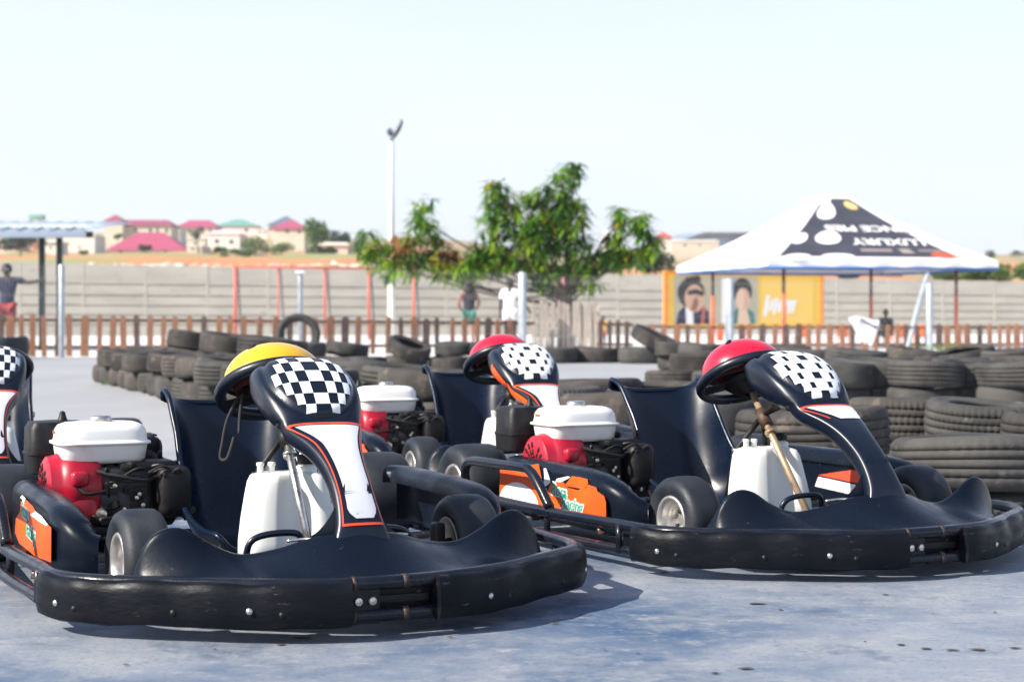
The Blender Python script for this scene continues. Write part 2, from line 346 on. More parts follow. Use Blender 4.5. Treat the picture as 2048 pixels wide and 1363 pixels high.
# ------------------------------------------------------------------ go-karts (x forward from the rear axle, y to the kart's left, z up)
BCURVE = [(-.70, .98), (-.695, 1.08), (-.68, 1.17), (-.63, 1.25), (-.55, 1.315), (-.45, 1.385), (-.35, 1.455), (-.25, 1.51), (-.12, 1.55), (0, 1.56), (.12, 1.55), (.25, 1.51), (.35, 1.455), (.45, 1.385), (.55, 1.315), (.63, 1.25), (.68, 1.17), (.695, 1.08), (.70, .98)]
def bpath(off, z, y0=-9, y1=9):
    P = [Vector((x, y, 0)) for y, x in BCURVE]; out = []
    for i, p in enumerate(P):
        t = (P[min(i+1, len(P)-1)]-P[max(i-1, 0)]).normalized(); n = Vector((t.y, -t.x, 0)); q = p+n*off; q.z = z
        if y0 <= p.y <= y1: out.append(q)
    return out
def xf_front(y): return sinterp(y, [(b, a) for b, a in BCURVE if abs(b) <= .69])
MESH = {}
def shared(key, fn):
    if key not in MESH: MESH[key] = fn()
    return MESH[key]

# steering cowl: stations along its spine (x, z, half width, dome height, depth below)
SPINE = [(0.735, 0.567, 0.066, 0.03, 0.03), (0.745, 0.592, 0.096, 0.042, 0.05), (0.775, 0.614, 0.118, 0.05, 0.08), (0.83, 0.626, 0.13, 0.056, 0.094), (0.89, 0.622, 0.134, 0.058, 0.098), (0.95, 0.596, 0.134, 0.056, 0.096), (1.0, 0.56, 0.13, 0.052, 0.088), (1.035, 0.522, 0.121, 0.044, 0.076), (1.054, 0.494, 0.111, 0.036, 0.062), (1.066, 0.472, 0.102, 0.022, 0.056), (1.095, 0.458, 0.093, 0.018, 0.052), (1.14, 0.44, 0.077, 0.018, 0.05), (1.19, 0.414, 0.063, 0.018, 0.05), (1.24, 0.38, 0.054, 0.019, 0.05), (1.29, 0.338, 0.051, 0.019, 0.05), (1.33, 0.292, 0.053, 0.019, 0.05), (1.36, 0.246, 0.06, 0.019, 0.048), (1.375, 0.205, 0.072, 0.019, 0.044)]
NS = len(SPINE)-1
def spine(s):
    k = s*NS; i = min(int(k), NS-1)
    T = list(range(NS+1)); return [sinterp(k, list(zip(T, [q[j] for q in SPINE]))) for j in range(5)]
def cowl_pt(s, phi, lift=0.):              # phi 0..2pi round the section; 90 deg is the crest
    x, z, hw, top, dep = spine(s); a = spine(max(0, s-.004)); b = spine(min(1, s+.004))
    T = Vector((b[0]-a[0], 0, b[1]-a[1])).normalized(); Nn = Vector((T.z*-1, 0, T.x))
    if Nn.x*.5+Nn.z < 0: Nn = -Nn
    c, sn = math.cos(phi), math.sin(phi); k = s*NS; pod = min(1, max(0, (8.6-k)/1.6)); e1 = .62+.16*pod; e2 = .75+.15*pod
    y = (hw+lift)*math.copysign(abs(c)**e1, c)
    if sn >= 0:
        h = (top+lift)*abs(sn)**e2
        e = math.hypot((k-5.0)/3.35, (y/hw+.0)/.86)
        if k < 9.3: h += -.006*math.exp(-((e-1.0)/.075)**2)+.004*max(0, min(1, (1-e)/.12))
    else: h = -dep*abs(sn)**.7
    return Vector((x, y+.008, z))+Nn*(h-top)
def cowl_mesh():
    mb = MB(); secs = [[cowl_pt(i/(NS*5), 2*math.pi*k/96) for k in range(96)] for i in range(NS*5+1)]
    mb.add(loft(secs), M['gloss'])
    for sgn in (-1, 1):                    # thin webs that flare into the nose fairing
        P = [[Vector((1.315-.035*v, .008+sgn*(.030+.117*v), .205+.135*u*(1-v)**2.6)) for v in [q/10 for q in range(11)]] for u in [k/6 for k in range(7)]]
        v, f = loft(P, caps=False, closed=False); mb.add((v, f), M['gloss'])
        mb.add(([(p[0]-.004, p[1]-sgn*.002, p[2]) for p in v], [tuple(reversed(q)) for q in f]), M['gloss'])
        mb.add(tube([(1.275, sgn*.155, .202), (1.295, sgn*.11, .207), (1.335, sgn*.075, .206)], .004, 6), M['chrome'])
    return mb.mesh('steering_cowl', smooth=True)
def patch(s0, s1, l, r, lift, ns=14, nt=10, m=None):
    "decal on the cowl's crest side; l(s), r(s) = lateral limits in -1..1"
    def phi(t): return math.pi/2-t*1.28
    return grid(lambda a, b: cowl_pt(s0+(s1-s0)*a, phi(l(a)+(r(a)-l(a))*b), lift), ns, nt)
def checker_mesh(big):
    mb = MB(); S0, S1 = 2.75/NS, 7.95/NS; rows, cols = 7, 9; g = .17 if big else 0.
    inside = lambda i, j: ((i-3)/3.7)**2+((j-4)/4.6)**2 <= 1.02
    for i in range(rows):
        for j in range(cols):
            if not inside(i, j): continue
            if (i+j) % 2 == (1 if not big else 1):
                a0, a1 = S0+(S1-S0)*(i-g)/rows, S0+(S1-S0)*(i+1+g)/rows; b0, b1 = -.62+1.28*(j-g)/cols, -.62+1.28*(j+1+g)/cols
                mb.add(patch(a0, a1, lambda a: b0, lambda a: b1, .0022 if not big else .0022+.0003*((i*3+j) % 3), 3, 3), M['white'])
    return mb.mesh('checker_decal')
def panel_mesh(kind):
    mb = MB()
    if kind == 'torn':
        mb.add(patch(9.3/NS, 11.3/NS, lambda a: -.62+.55*a, lambda a: .84-.10*a-.45*max(0, a-.72)+.06*math.sin(a*17), .002, 12, 10), M['white'])
    else:
        e = 15.75
        mb.add(patch(9.45/NS, e/NS, lambda a: -.62+.34*min(1, a*3.0)-.04*a if a < .94 else -.32+4*(a-.94), lambda a: .76-.22*min(1, a*2.5)-.04*a if a < .94 else .50-4*(a-.94), .002, 26, 8), M['panelgrey'])
    return mb.mesh('panel_decal')
def stripe_mesh(kind):
    mb = MB(); wd = .075; m = M['coral'] if kind != 'wide' else M['orange']
    e = 16.1 if kind != 'torn' else 11.2
    L = lambda a: -.98+.38*min(1, a*3.2)-.02*a if kind != 'torn' else -.98+.50*a
    mb.add(patch(9.05/NS, 9.32/NS, lambda a: -.98, lambda a: .94, .0022, 2, 14), m)
    mb.add(patch(9.32/NS, e/NS, L, lambda a: L(a)+wd+.06*math.exp(-a*6), .0022, 26, 3), m)
    if kind != 'torn':
        mb.add(patch(9.32/NS, e/NS, lambda a: .92-.22*min(1, a*2.5)-wd*.8, lambda a: .92-.22*min(1, a*2.5), .0022, 26, 3), m)
        mb.add(patch(15.98/NS, 16.11/NS, lambda a: -.60, lambda a: .70, .0024, 2, 10), m)
    if kind == 'wide':
        mb.add(grid(lambda a, b: cowl_pt((4.6+7.4*a)/NS, math.pi*1.005+(.0+.95*b), .003), 20, 8), M['orange'])
    return mb.mesh('stripe_decal')

RZ = [(-.52, .105), (-.507, .15), (-.492, .190), (-.468, .222), (-.43, .238), (-.388, .230), (-.335, .196), (-.27, .170), (-.195, .180), (-.10, .210), (0, .220), (.10, .210), (.20, .182), (.29, .172), (.36, .194), (.42, .226), (.47, .238), (.51, .222), (.535, .190), (.55, .15), (.565, .105)]
RX = [(-.52, 1.205), (-.43, 1.23), (-.35, 1.24), (-.25, 1.265), (-.13, 1.315), (0, 1.355), (.13, 1.315), (.25, 1.265), (.36, 1.235), (.47, 1.205), (.565, 1.18)]
def fairing_mesh():
    def pt(u, v):
        y = -.52+1.085*u; zr = sinterp(y, RZ); xr = sinterp(y, RX); xe = min(xf_front(max(-.66, min(.66, y*1.15)))-.035, 1.50); q = y/.55
        ze = .118+.022*(1-q*q)
        if v < .62:
            t = v/.62; e = t**1.7 if abs(y) > .25 else t**1.25
            k = max(0, 1-abs(y)/.3)
            x = xe+(xr+.015-xe)*t; z = ze+(zr-ze)*(e*(1-k*.3)+k*.3*t**.8)
            return (x, y, z)
        t = (v-.62)/.38
        x = xr+.015-.10*t*(.55+.45*t); z = zr+.006*math.sin(math.pi*min(1, t*3))-(zr-.10)*max(0, t-.18)**1.6*1.25
        return (x, y*(1-.02*t), z)
    return MB().add(grid(pt, 80, 26), M['plastic']).mesh('front_fairing')
def bumper_mesh(y0, y1, name):
    mb = MB(); prof = [(-.012, .042), (.004, .035), (.016, .040), (.021, .058), (.022, .08), (.0205, .112), (.015, .132), (.004, .139), (-.010, .136)]
    P0 = crom([(x, y, 0) for y, x in BCURVE], 8); P = [p for p in P0 if y0 <= p.y <= y1]; secs = []
    for i, p in enumerate(P):
        t = (P[min(i+1, len(P)-1)]-P[max(i-1, 0)]).normalized(); n = Vector((t.y, -t.x, 0))
        wob = .0025*math.sin(i*.55)+.002*math.sin(i*.23+1)
        secs.append([p+n*(a+(wob if a > 0 else 0))+Vector((0, 0, z+wob*.8)) for a, z in prof])
    mb.add(loft(secs), M['bumper'])
    for i in range(9, len(P)-4, 17):       # bolt heads and bolt holes
        t = (P[i+1]-P[i-1]).normalized(); n = Vector((t.y, -t.x, 0)); q = n.to_track_quat('Z', 'Y').to_matrix().to_4x4()
        for dz, m in ((.078, M['chrome']), (.07, M['dark'])):
            k = i if m is M['chrome'] else min(i+5, len(P)-2)
            mb.add(lathe([(0, .004), (.006, .003), (.008, 0)], 8), m, Matrix.Translation(P[k]+n*.0215+Vector((0, 0, dz))) @ q)
    return mb.mesh(name, angle=50)
def rails_mesh(z, r, back, gap):
    mb = MB(); P = bpath(-.014, z)
    P = [Vector((back, -.675, z)), Vector((.15, -.70, z)), Vector((.6, -.712, z))]+P+[Vector((.6, .712, z)), Vector((.15, .70, z)), Vector((back, .675, z))]
    mb.add(tube(P, r, 10, 6), M['pipe'])
    for y, w_ in ((-.080, .004), (.045, .007)):
        mb.add(tube([(xf_front(y)-.0135, y-w_, z), (xf_front(y)-.0135, y+w_, z)], r+.0016, 10), M['rust'])
    return mb.mesh('bumper_pipe')
def bracket_and_shade_plate_mesh():
    mb = MB(); x = xf_front(0)
    mb.add(box((x-.012, -.055, .088), (.008, .075, .10), .003), M['dark']); mb.add(box((x-.045, .015, .088), (.006, .26, .105), .002), M['dark'])  # the wide rear plate is a dark backing added to shade the gap
    for y in (-.072, -.038): mb.add(lathe([(0, .010), (.009, .008), (.011, 0)], 10, 'X'), M['chrome'], Matrix.Translation((x-.006, y, .092)))
    mb.add(box((x-.03, .03, .09), (.012, .16, .02), .003), M['dark'])
    return mb.mesh('bumper_bracket_and_shade_plate', angle=40)
PODP = [(.05, -.585), (.09, -.615), (.15, -.630), (.30, -.630), (.50, -.630), (.70, -.630), (.78, -.622), (.84, -.600), (.875, -.565), (.890, -.53)]
PODZ = [(.0, .268), (.30, .270), (.60, .266), (.72, .256), (.80, .238), (.86, .212), (.905, .170)]
def pod_mesh(sg):
    P = crom([(a, b, 0) for a, b in PODP], 7); secs = []
    for i, p in enumerate(P):
        t = (P[min(i+1, len(P)-1)]-P[max(i-1, 0)]).normalized(); n = Vector((t.y, -t.x, 0))
        zt = sinterp(p.x, PODZ); lo = .085
        pr = [(-.02, lo), (-.006, lo-.004), (0, lo+.012), (0, lo+.04), (0, (lo+zt)/2), (0, zt-.034), (-.004, zt-.017), (-.016, zt-.005), (-.035, zt), (-.06, zt-.001), (-.078, zt-.008), (-.088, zt-.022), (-.09, zt-.05)]
        secs.append([Vector((p.x+n.x*a, (p.y+n.y*a)*sg, z)) for a, z in pr])
    v, f = loft(secs, caps=False, closed=False)
    if sg < 0: f = [tuple(reversed(q)) for q in f]
    return MB().add((v, f), M['plastic']).mesh('side_pod')
def pod_sticker_mesh(kind):
    mb = MB(); y = -.6318
    def pl(pts, m, d=0.): 
        mb.add(([(a, y-d, b) for a, b in pts], [tuple(range(len(pts)))]), m)
    if kind == 'big':
        pl([(.085, .118), (.40, .112), (.412, .145), (.40, .2), (.372, .262), (.30, .252), (.10, .254), (.09, .226)], M['orange'])
        v = [(.23+.145*math.cos(a), .114+.075*math.sin(a)) for a in [math.pi*k/18 for k in range(19)]]; pl(v, M['white'], .0008)
        pl([(.42, .112), (.80, .109), (.813, .14), (.812, .178), (.80, .196), (.76, .206), (.752, .218), (.70, .222), (.69, .211), (.655, .206), (.64, .199), (.575, .201), (.555, .205), (.545, .216), (.50, .212), (.462, .208), (.44, .19), (.43, .15)], M['orange'])
        pl([(.552, .206), (.575, .222), (.60, .240), (.655, .241), (.70, .239), (.705, .226), (.68, .206), (.62, .206)], M['orange'], .0016)
        pl([(.49, .213), (.53, .216), (.59, .236), (.575, .238), (.50, .224)], M['white'], .0012)
        pl([(.405, .19), (.432, .196), (.458, .209), (.44, .235), (.425, .252), (.41, .25), (.415, .22)], M['white'], .0012)
        tx, sc = ((.515, .186), (.60, .150)), .056
    else:
        pl([(.20, .128), (.28, .105), (.55, .103), (.84-.04, .118), (.803, .206), (.70, .214), (.60, .212), (.56, .224), (.52, .232), (.40, .240), (.31, .226), (.29, .195), (.22, .17)], M['orange'])
        pl([(.48, .206), (.56, .224), (.66, .222), (.76, .210), (.74, .204), (.62, .203)], M['white'], .0012)
        pl([(.30, .236), (.34, .247), (.40, .243), (.38, .232)], M['white'], .0012)
        tx, sc = ((.395, .205), (.49, .160)), .058
    for (x, z), s in zip(tx, ('Rosa', 'Racing')):
        for off, mt, d in ((.0045, M['white'], .0012), (0, M['teal'], .0034)):
            me = text_mesh(s, sc, mt, off, .18, .0004, xs=.95)
            q = Matrix.Translation((x, y-d, z)) @ Matrix.Rotation(R(90), 4, 'X') @ Matrix.Rotation(R(-3), 4, 'Z')
            mb.add(([tuple(p.co) for p in me.vertices], [tuple(q2.vertices) for q2 in me.polygons]), mt, q)
            bpy.data.meshes.remove(me)
    return mb.mesh('pod_sticker', smooth=False)
def inner_sticker_mesh():
    mb = MB(); y = .548
    mb.add(box((.45, y+.012, .16), (.62, .016, .15), .006, 2), M['plastic'])
    mb.add(([(x, y, z) for x, z in ((.30, .172), (.58, .158), (.60, .20), (.50, .206), (.40, .190))], [(0, 1, 2, 3, 4)]), M['coral'])
    mb.add(([(x, y, z) for x, z in ((.28, .130), (.62, .112), (.62, .150), (.30, .166))], [(0, 1, 2, 3)]), M['white'])
    return mb.mesh('inner_sticker', smooth=False)
def hoop_mesh(sg):
    return MB().add(tube([(-.02, sg*.70, .14), (-.015, sg*.715, .20), (.01, sg*.718, .238), (.07, sg*.718, .252), (.25, sg*.718, .255), (.43, sg*.718, .258), (.475, sg*.717, .250), (.52, sg*.716, .222), (.60, sg*.712, .145)], .0165, 12, 6), M['pipe']).mesh('side_hoop')
def tyre_mesh(r, w, rr):
    h = w/2; pr = [(rr-.004, h*.55), (rr, h*.80), (rr+.012, h*.93), (rr+(r-rr)*.45, h*1.02), (r-.022, h*.98), (r-.009, h*.86), (r-.002, h*.66), (r, h*.3), (r, 0)]
    pr = pr+[(a, -b) for a, b in pr[-2::-1]]+[(rr-.004, 0)]
    return MB().add(lathe(pr, 48, 'Y', True), M['slick']).mesh('tyre')
def rim_mesh(rr, w, sg):                   # outer face looks along sg*y
    h = w/2; pr = [(rr+.004, -h*.93), (rr-.004, -h*.94), (rr-.008, -h*.85), (rr-.010, -h*.6), (rr-.012, -h*.5), (rr-.014, h*.42), (rr+.002, h*.60), (rr+.006, h*.86), (rr+.002, h*.93), (rr-.005, h*.90), (rr-.010, h*.6), (rr-.014, h*.15), (rr-.02, -.004), (.035, -.012), (.030, .004), (.022, .010), (0, .010)]
    mb = MB().add(lathe([(a, b*sg) for a, b in pr], 40, 'Y'), M['alu'])
    for k in range(3):
        a = 2*math.pi*k/3+.5; mb.add(lathe([(0, .008), (.006, .007), (.007, 0)], 8, 'Y'), M['dark'], Matrix.Translation((.026*math.cos(a), .011*sg, .026*math.sin(a))) @ (Matrix.Rotation(R(180), 4, 'X') if sg < 0 else Matrix()))
        a += .4; mb.add(box((.050*math.cos(a), -.006*sg, .050*math.sin(a)), (.018, .006, .012), .002, rot=(0, -a, 0)), M['dark'])
    return mb.mesh('rim')
SEATSP = [(.040, .483, .182), (.052, .468, .180), (.085, .36, .176), (.135, .23, .180), (.19, .135, .183), (.26, .085, .184), (.36, .068, .180), (.48, .068, .170), (.60, .085, .155)]
def seat_secs():
    out = []; n = len(SEATSP); P = crom([(a, 0, b) for a, b, c in SEATSP], 5)
    for i, p in enumerate(P):
        t = (P[min(i+1, len(P)-1)]-P[max(i-1, 0)]).normalized(); nn = Vector((-t.z, 0, t.x)); nn = nn if nn.dot(Vector((.7, 0, .7))) > 0 else -nn
        k = i/(len(P)-1); w = interp(k*(n-1), [(j, SEATSP[j][2]) for j in range(n)])
        dep = interp(k, [(0, .012), (.08, .055), (.25, .115), (.45, .17), (.62, .125), (.8, .085), (1, .05)])
        out.append([p+Vector((0, .012+w*u, 0))+nn*(dep*abs(u)**4.5-.006*(1-u*u)) for u in [-1+2*j/28 for j in range(29)]])
    return out
def seat_mesh():
    s = seat_secs(); mb = MB(); v, f = loft(s, caps=False, closed=False); mb.add((v, f), M['seat'])
    ve = [p-(Vector((.3, 0, .35))-p).normalized()*.008 for p in map(Vector, v)]
    mb.add(([tuple(p) for p in ve], [tuple(reversed(q)) for q in f]), M['seat'])
    edge = [r[0] for r in s]+s[-1][1:]+[r[-1] for r in reversed(s[:-1])]+list(reversed(s[0][1:-1]))
    mb.add(tube(edge[::2], .0095, 8, 2, closed=True), M['seat'])
    for y in (-.19, .19):
        for x, z in ((.15, .33), (.27, .18)): mb.add(lathe([(0, .012), (.012, .010), (.014, 0)], 8, 'Y'), M['dark'] if y < 0 else M['chrome'], Matrix.Translation((x, y*1.05, z)) @ (Matrix.Rotation(R(180), 4, 'X') if y < 0 else Matrix()))
    return mb.mesh('seat')
def squircle(cx, cy, hx, hy, z, n=40, p=4.): 
    return [Vector((cx+hx*math.copysign(abs(math.cos(a))**(2/p), math.cos(a)), cy+hy*math.copysign(abs(math.sin(a))**(2/p), math.sin(a)), z)) for a in [2*math.pi*k/n for k in range(n)]]
EX, EY = .17, -.385
def etank_mesh():
    st = [(.070, .095, .318, 4), (.086, .112, .320, 4.5), (.094, .122, .332, 5), (.099, .127, .368, 5), (.100, .128, .372, 5), (.109, .137, .374, 5), (.109, .137, .380, 5), (.100, .128, .383, 5), (.099, .127, .388, 5), (.097, .125, .412, 4.6), (.090, .117, .427, 4), (.074, .10, .434, 3.6), (.045, .06, .437, 3), (.008, .01, .4375, 2.5)]
    return MB().add(loft([squircle(EX, EY, a, b, z, 48, p) for a, b, z, p in st]), M['enginewhite']).mesh('engine_tank')
def elabel_mesh(): return MB().add(([(EX-.05, EY-.1265, .402), (EX-.015, EY-.1265, .402), (EX-.015, EY-.1262, .410), (EX-.05, EY-.1262, .410)], [(0, 1, 2, 3)]), M['orange'], Matrix.Translation((-.0, -.0014, 0))).mesh('warning_label')
def ecap_mesh(): return MB().add(lathe([(.0, .014), (.026, .014), (.031, .011), (.033, .003), (.033, -.006), (.02, -.008)], 24), M['chrome'], Matrix.Translation((EX+.01, EY, .440))).mesh('filler_cap')
def fan_mesh():
    mb = MB(); y0 = EY-.165; cz = .245; cx = EX+.005
    pr = [(0, y0+.012), (.022, y0+.010), (.026, y0+.003), (.078, y0), (.094, y0+.010), (.099, y0+.035), (.104, y0+.045), (.114, y0+.055), (.118, y0+.075), (.118, y0+.14), (.11, y0+.15)]
    mb.add(lathe(pr, 40, 'Y'), M['red'], Matrix.Translation((cx, 0, cz)))
    for k in range(16):                    # cooling slots in the recoil cover
        a = 2*math.pi*k/16+.1
        if k % 4 == 3: continue
        for r in (.040, .064): mb.add(box((cx+r*math.cos(a), y0+.001+.002*(r < .05), cz+r*math.sin(a)), (.019, .006, .0085), .001, rot=(0, -a, 0)), M['dark'])
    mb.add(lathe([(0, y0+.004), (.018, y0+.0035), (.02, y0+.009)], 16, 'Y'), M['dark'], Matrix.Translation((cx, 0, cz)))
    mb.add(box((cx+.05, y0+.10, cz-.06), (.13, .085, .11), .02, 3), M['red'])
    mb.add(box((cx+.115, y0+.085, cz+.035), (.035, .05, .045), .012, 3), M['red'])
    mb.add(tube([(cx+.12, y0+.08, cz+.01), (cx+.145, y0+.10, cz-.005), (cx+.15, y0+.15, cz)], .006, 8), M['dark'])
    return mb.mesh('fan_cover', angle=45)
def eblock_mesh():
    mb = MB()
    mb.add(box((EX+.01, EY+.03, .225), (.20, .20, .17), .02, 3), M['engine'])
    for k in range(6): mb.add(box((EX+.06, EY+.055, .20+k*.017), (.12, .10, .005), .002, 1), M['engine'])
    mb.add(box((EX+.01, EY+.03, .13), (.26, .22, .03), .006), M['dark'])
    mb.add(box((EX+.06, EY+.19, .235), (.19, .10, .15), .03, 3), M['dark'])         # clutch and chain guard
    mb.add(lathe([(0, .03), (.06, .028), (.075, .015), (.078, -.02)], 24, 'Y'), M['dark'], Matrix.Translation((EX+.01, EY+.19, .20)))
    mb.add(box((EX+.05, EY+.12, .305), (.12, .17, .035), .012, 2), M['dark'])
    for x, y in ((.075, -.04), (.075, .07), (-.07, -.04), (.05, .11)): mb.add(box((EX+x, EY+y, .315), (.022, .024, .04), .004), M['engine'])
    mb.add(box((EX+.10, EY+.02, .20), (.05, .09, .07), .012), M['engine'])
    mb.add(lathe([(0, .02), (.012, .018), (.016, 0), (.016, -.03)], 12, 'X'), M['chrome'], Matrix.Translation((EX+.125, EY-.02, .18)))
    mb.add(tube([(EX+.11, EY-.03, .30), (EX+.14, EY+.03, .285), (EX+.13, EY+.11, .27), (EX+.08, EY+.16, .29)], .0055, 8), M['strap'])
    mb.add(tube([(EX-.08, EY-.02, .31), (EX-.13, EY-.03, .28), (EX-.12, EY+.05, .2)], .006, 8), M['strap'])
    rg = random.Random(4)
    for _ in range(46):
        c = (EX+rg.uniform(-.02, .15), EY+rg.uniform(-.04, .25), rg.uniform(.15, .315)); s_ = rg.uniform(.008, .03)
        mb.add(box(c, (s_*rg.uniform(.6, 2), s_*rg.uniform(.6, 2), s_), .003, 1, (rg.uniform(-.4, .4), 0, rg.uniform(-.6, .6))), rg.choice([M['engine'], M['engine'], M['dark'], M['dark'], M['dark']]))
    for _ in range(9):
        a = Vector((EX+.13+rg.uniform(-.02, .02), EY+rg.uniform(-.02, .2), rg.uniform(.2, .3))); b = a+Vector((rg.uniform(-.06, .02), rg.uniform(-.08, .08), rg.uniform(-.08, .04)))
        mb.add(tube([a, (a+b)/2+Vector((.02, 0, .02)), b], .004, 6, 4), rg.choice([M['strap'], M['dark'], M['engine']]))
    for _ in range(10): mb.add(lathe([(0, .006), (.006, .005), (.007, 0)], 6, 'X'), M['chrome'], Matrix.Translation((EX+.125, EY+rg.uniform(-.03, .2), rg.uniform(.16, .3))))
    return mb.mesh('engine_block', angle=40)
def airbox_mesh():
    x, y = EX-.20, EY-.095
    mb = MB().add(loft([squircle(x, y, a, b, z, 32, 5) for a, b, z in ((.06, .075, .275), (.072, .085, .278), (.075, .088, .33), (.078, .091, .332), (.078, .091, .338), (.074, .087, .341), (.072, .085, .41), (.062, .075, .428), (.02, .02, .432))]), M['dark'])
    mb.add(lathe([(0, .03), (.008, .026), (.012, .01), (.016, 0)], 12), M['dark'], Matrix.Translation((x+.01, y+.02, .43)))
    mb.add(box((x+.06, y+.04, .25), (.12, .06, .06), .015), M['engine']); mb.add(box((x+.03, y, .2), (.04, .05, .12), .01), M['engine'])
    return mb.mesh('air_filter', angle=40)
def muffler_mesh():
    mb = MB().add(box((EX-.17, EY+.13, .33), (.13, .17, .10), .03, 3), M['dark'])
    for k in range(5): mb.add(box((EX-.17, EY+.07+k*.03, .383), (.10, .012, .006), .002), M['dark'])
    mb.add(tube([(EX-.12, EY+.16, .33), (EX-.05, EY+.2, .30), (EX, EY+.2, .26)], .016, 10), M['rust'])
    return mb.mesh('exhaust', angle=40)
WC = Vector((.625, .012, .541)); WN = Vector((-.50, 0, .866)).normalized(); WQ = WN.to_track_quat('Z', 'Y').to_matrix().to_4x4()
WM = Matrix.Translation(WC) @ WQ
def wheel_mesh():
    mb = MB(); P = [(.155*math.cos(a), .155*math.sin(a), 0) for a in [2*math.pi*k/24 for k in range(24)]]
    mb.add(tube(P, .0175, 12, 2, closed=True), M['gloss'], WM)
    for a in (R(90), R(210), R(330)):
        mb.add(box((.085*math.cos(a), .085*math.sin(a), -.012), (.13, .055, .006), .002, rot=(0, 0, a)), M['dark'], WM)
    mb.add(lathe([(0, .0), (.075, -.002), (.080, -.014), (.06, -.035), (.022, -.06)], 20), M['dark'], WM)
    return mb.mesh('steering_wheel')
def column_mesh(tan):
    mb = MB(); m = M['tan_steel'] if tan else M['chrome']; a, b = Vector((.985, .0, .12)), WC-WN*.03; d = (b-a).normalized()
    mb.add(tube([a, b], .0110, 14), m)
    mb.add(tube([a+d*.36, a+d*.42], .021, 14), M['dark' if not tan else 'rust']); mb.add(tube([a+d*.325, a+d*.335], .019, 14), m)
    for y in (-.07, .07):
        mb.add(tube([a+d*.40, Vector((.665, y*.9, .30)), Vector((.64, y*1.2, .10))], .009, 8, smooth=False), M['dark'])
        mb.add(tube([a+d*.40, Vector((.93, y*.6, .50))], .007, 8), M['dark'])
        mb.add(lathe([(0, .006), (.009, .005), (.010, -.005), (0, -.006)], 8, 'Y'), M['chrome'], Matrix.Translation((.665, y*.9, .305)))
    return mb.mesh('steering_column')
def ftank_mesh():
    # saddle tank: two lobes with a recess down the middle for the column
    secs = []
    for z, hx, hy, g in ((.055, .05, .10, .0), (.058, .075, .125, .01), (.075, .083, .133, .02), (.092, .081, .130, .03), (.098, .074, .122, .035), (.104, .081, .131, .038), (.14, .080, .129, .042), (.20, .077, .120, .05), (.26, .073, .108, .052), (.295, .070, .100, .052), (.312, .063, .092, .045), (.320, .045, .07, .03), (.321, .012, .02, .0)):
        ring = []
        for p in squircle(.775, .005, hx, hy, z, 72, 5):
            dy = (p.y-.022)/.030; dx = p.x-.775
            if dx > 0: p.x -= g*math.exp(-dy*dy)
            p.x -= (z-.06)*.12; ring.append(p)
        secs.append(ring)
    mb = MB().add(loft(secs), M['white_tank'])
    for y in (-.065, -.033): mb.add(lathe([(.0085, -.012), (.0085, .012), (.0105, .014), (.0105, .022), (.004, .023), (0, .022)], 14), M['white_tank'], Matrix.Translation((.735, y, .325)))
    mb.add(lathe([(.028, -.01), (.028, .012), (.02, .014), (.02, .02)], 20), M['white_tank'], Matrix.Translation((.735, .066, .322)))
    return mb.mesh('fuel_tank')
def fcap_mesh(): return MB().add(lathe([(.026, 0), (.026, .018), (.020, .020), (.020, .026), (0, .026)], 16), M['dark'], Matrix.Translation((.735, .066, .340))).mesh('tank_cap', angle=40)
def pedal_mesh(sg):
    P = [(1.10, sg*.215, .06), (1.13, sg*.215, .15), (1.14, sg*.205, .188), (1.145, sg*.17, .203), (1.15, sg*.11, .206), (1.155, sg*.085, .198), (1.15, sg*.078, .17)]
    return MB().add(tube(P, .0085, 10, 6), M['gloss']).add(tube([(1.10, sg*.215, .06), (1.08, sg*.10, .06)], .008, 8), M['dark']).mesh('pedal')
def chassis_mesh():
    mb = MB()
    for sg in (-1, 1):
        mb.add(tube([(-.30, sg*.30, .075), (.2, sg*.31, .065), (.7, sg*.27, .06), (1.1, sg*.18, .06), (1.35, sg*.12, .07), (1.52, sg*.09, .09)], .016, 10, 5), M['pipe'])
        mb.add(tube([(.2, sg*.30, .065), (.35, sg*.50, .075), (.45, sg*.69, .10)], .012, 8), M['pipe'])
        mb.add(tube([(.95, sg*.22, .065), (.9, sg*.50, .075), (.86, sg*.69, .10)], .012, 8), M['pipe'])
        mb.add(tube([(.965, sg*.18, .10), (.965, sg*.40, .13)], .018, 10), M['dark'])
        mb.add(box((.965, sg*.36, .13), (.05, .03, .12), .008), M['dark'])
        mb.add(tube([(.92, 0, .10), (.93, sg*.35, .115)], .008, 8), M['chrome'])
        for x in (.0, .55, 1.0): mb.add(tube([(x, sg*.695, .05), (x, sg*.695, .135)], .011, 8), M['pipe'])
    for y in (-.5, -.3, .3, .5): mb.add(box((xf_front(y)-.04, y, .09), (.05, .02, .10), .004), M['dark'])
    mb.add(tube([(-.18, -.69, .145), (-.18, .69, .145)], .018, 12), M['chrome'])
    mb.add(tube([(-.36, -.66, .13), (-.40, -.4, .13), (-.40, .4, .13), (-.36, .66, .13)], .017, 10), M['pipe'])
    mb.add(tube([(-.40, -.3, .13), (-.30, -.30, .075)], .014, 8), M['pipe']); mb.add(tube([(-.40, .3, .13), (-.30, .30, .075)], .014, 8), M['pipe'])
    for x in (-.1, .5, 1.1): mb.add(tube([(x, -.30+.1*(x > 1), .065), (x, .30-.1*(x > 1), .065)], .013, 8), M['pipe'])
    return mb.mesh('chassis_frame')
def floor_mesh(): return MB().add(box((.72, 0, .045), (1.0, .44, .006), .002), M['floor']).add(box((.30, -.42, .085), (.60, .26, .008), .002), M['floor']).mesh('floor_tray', smooth=False)

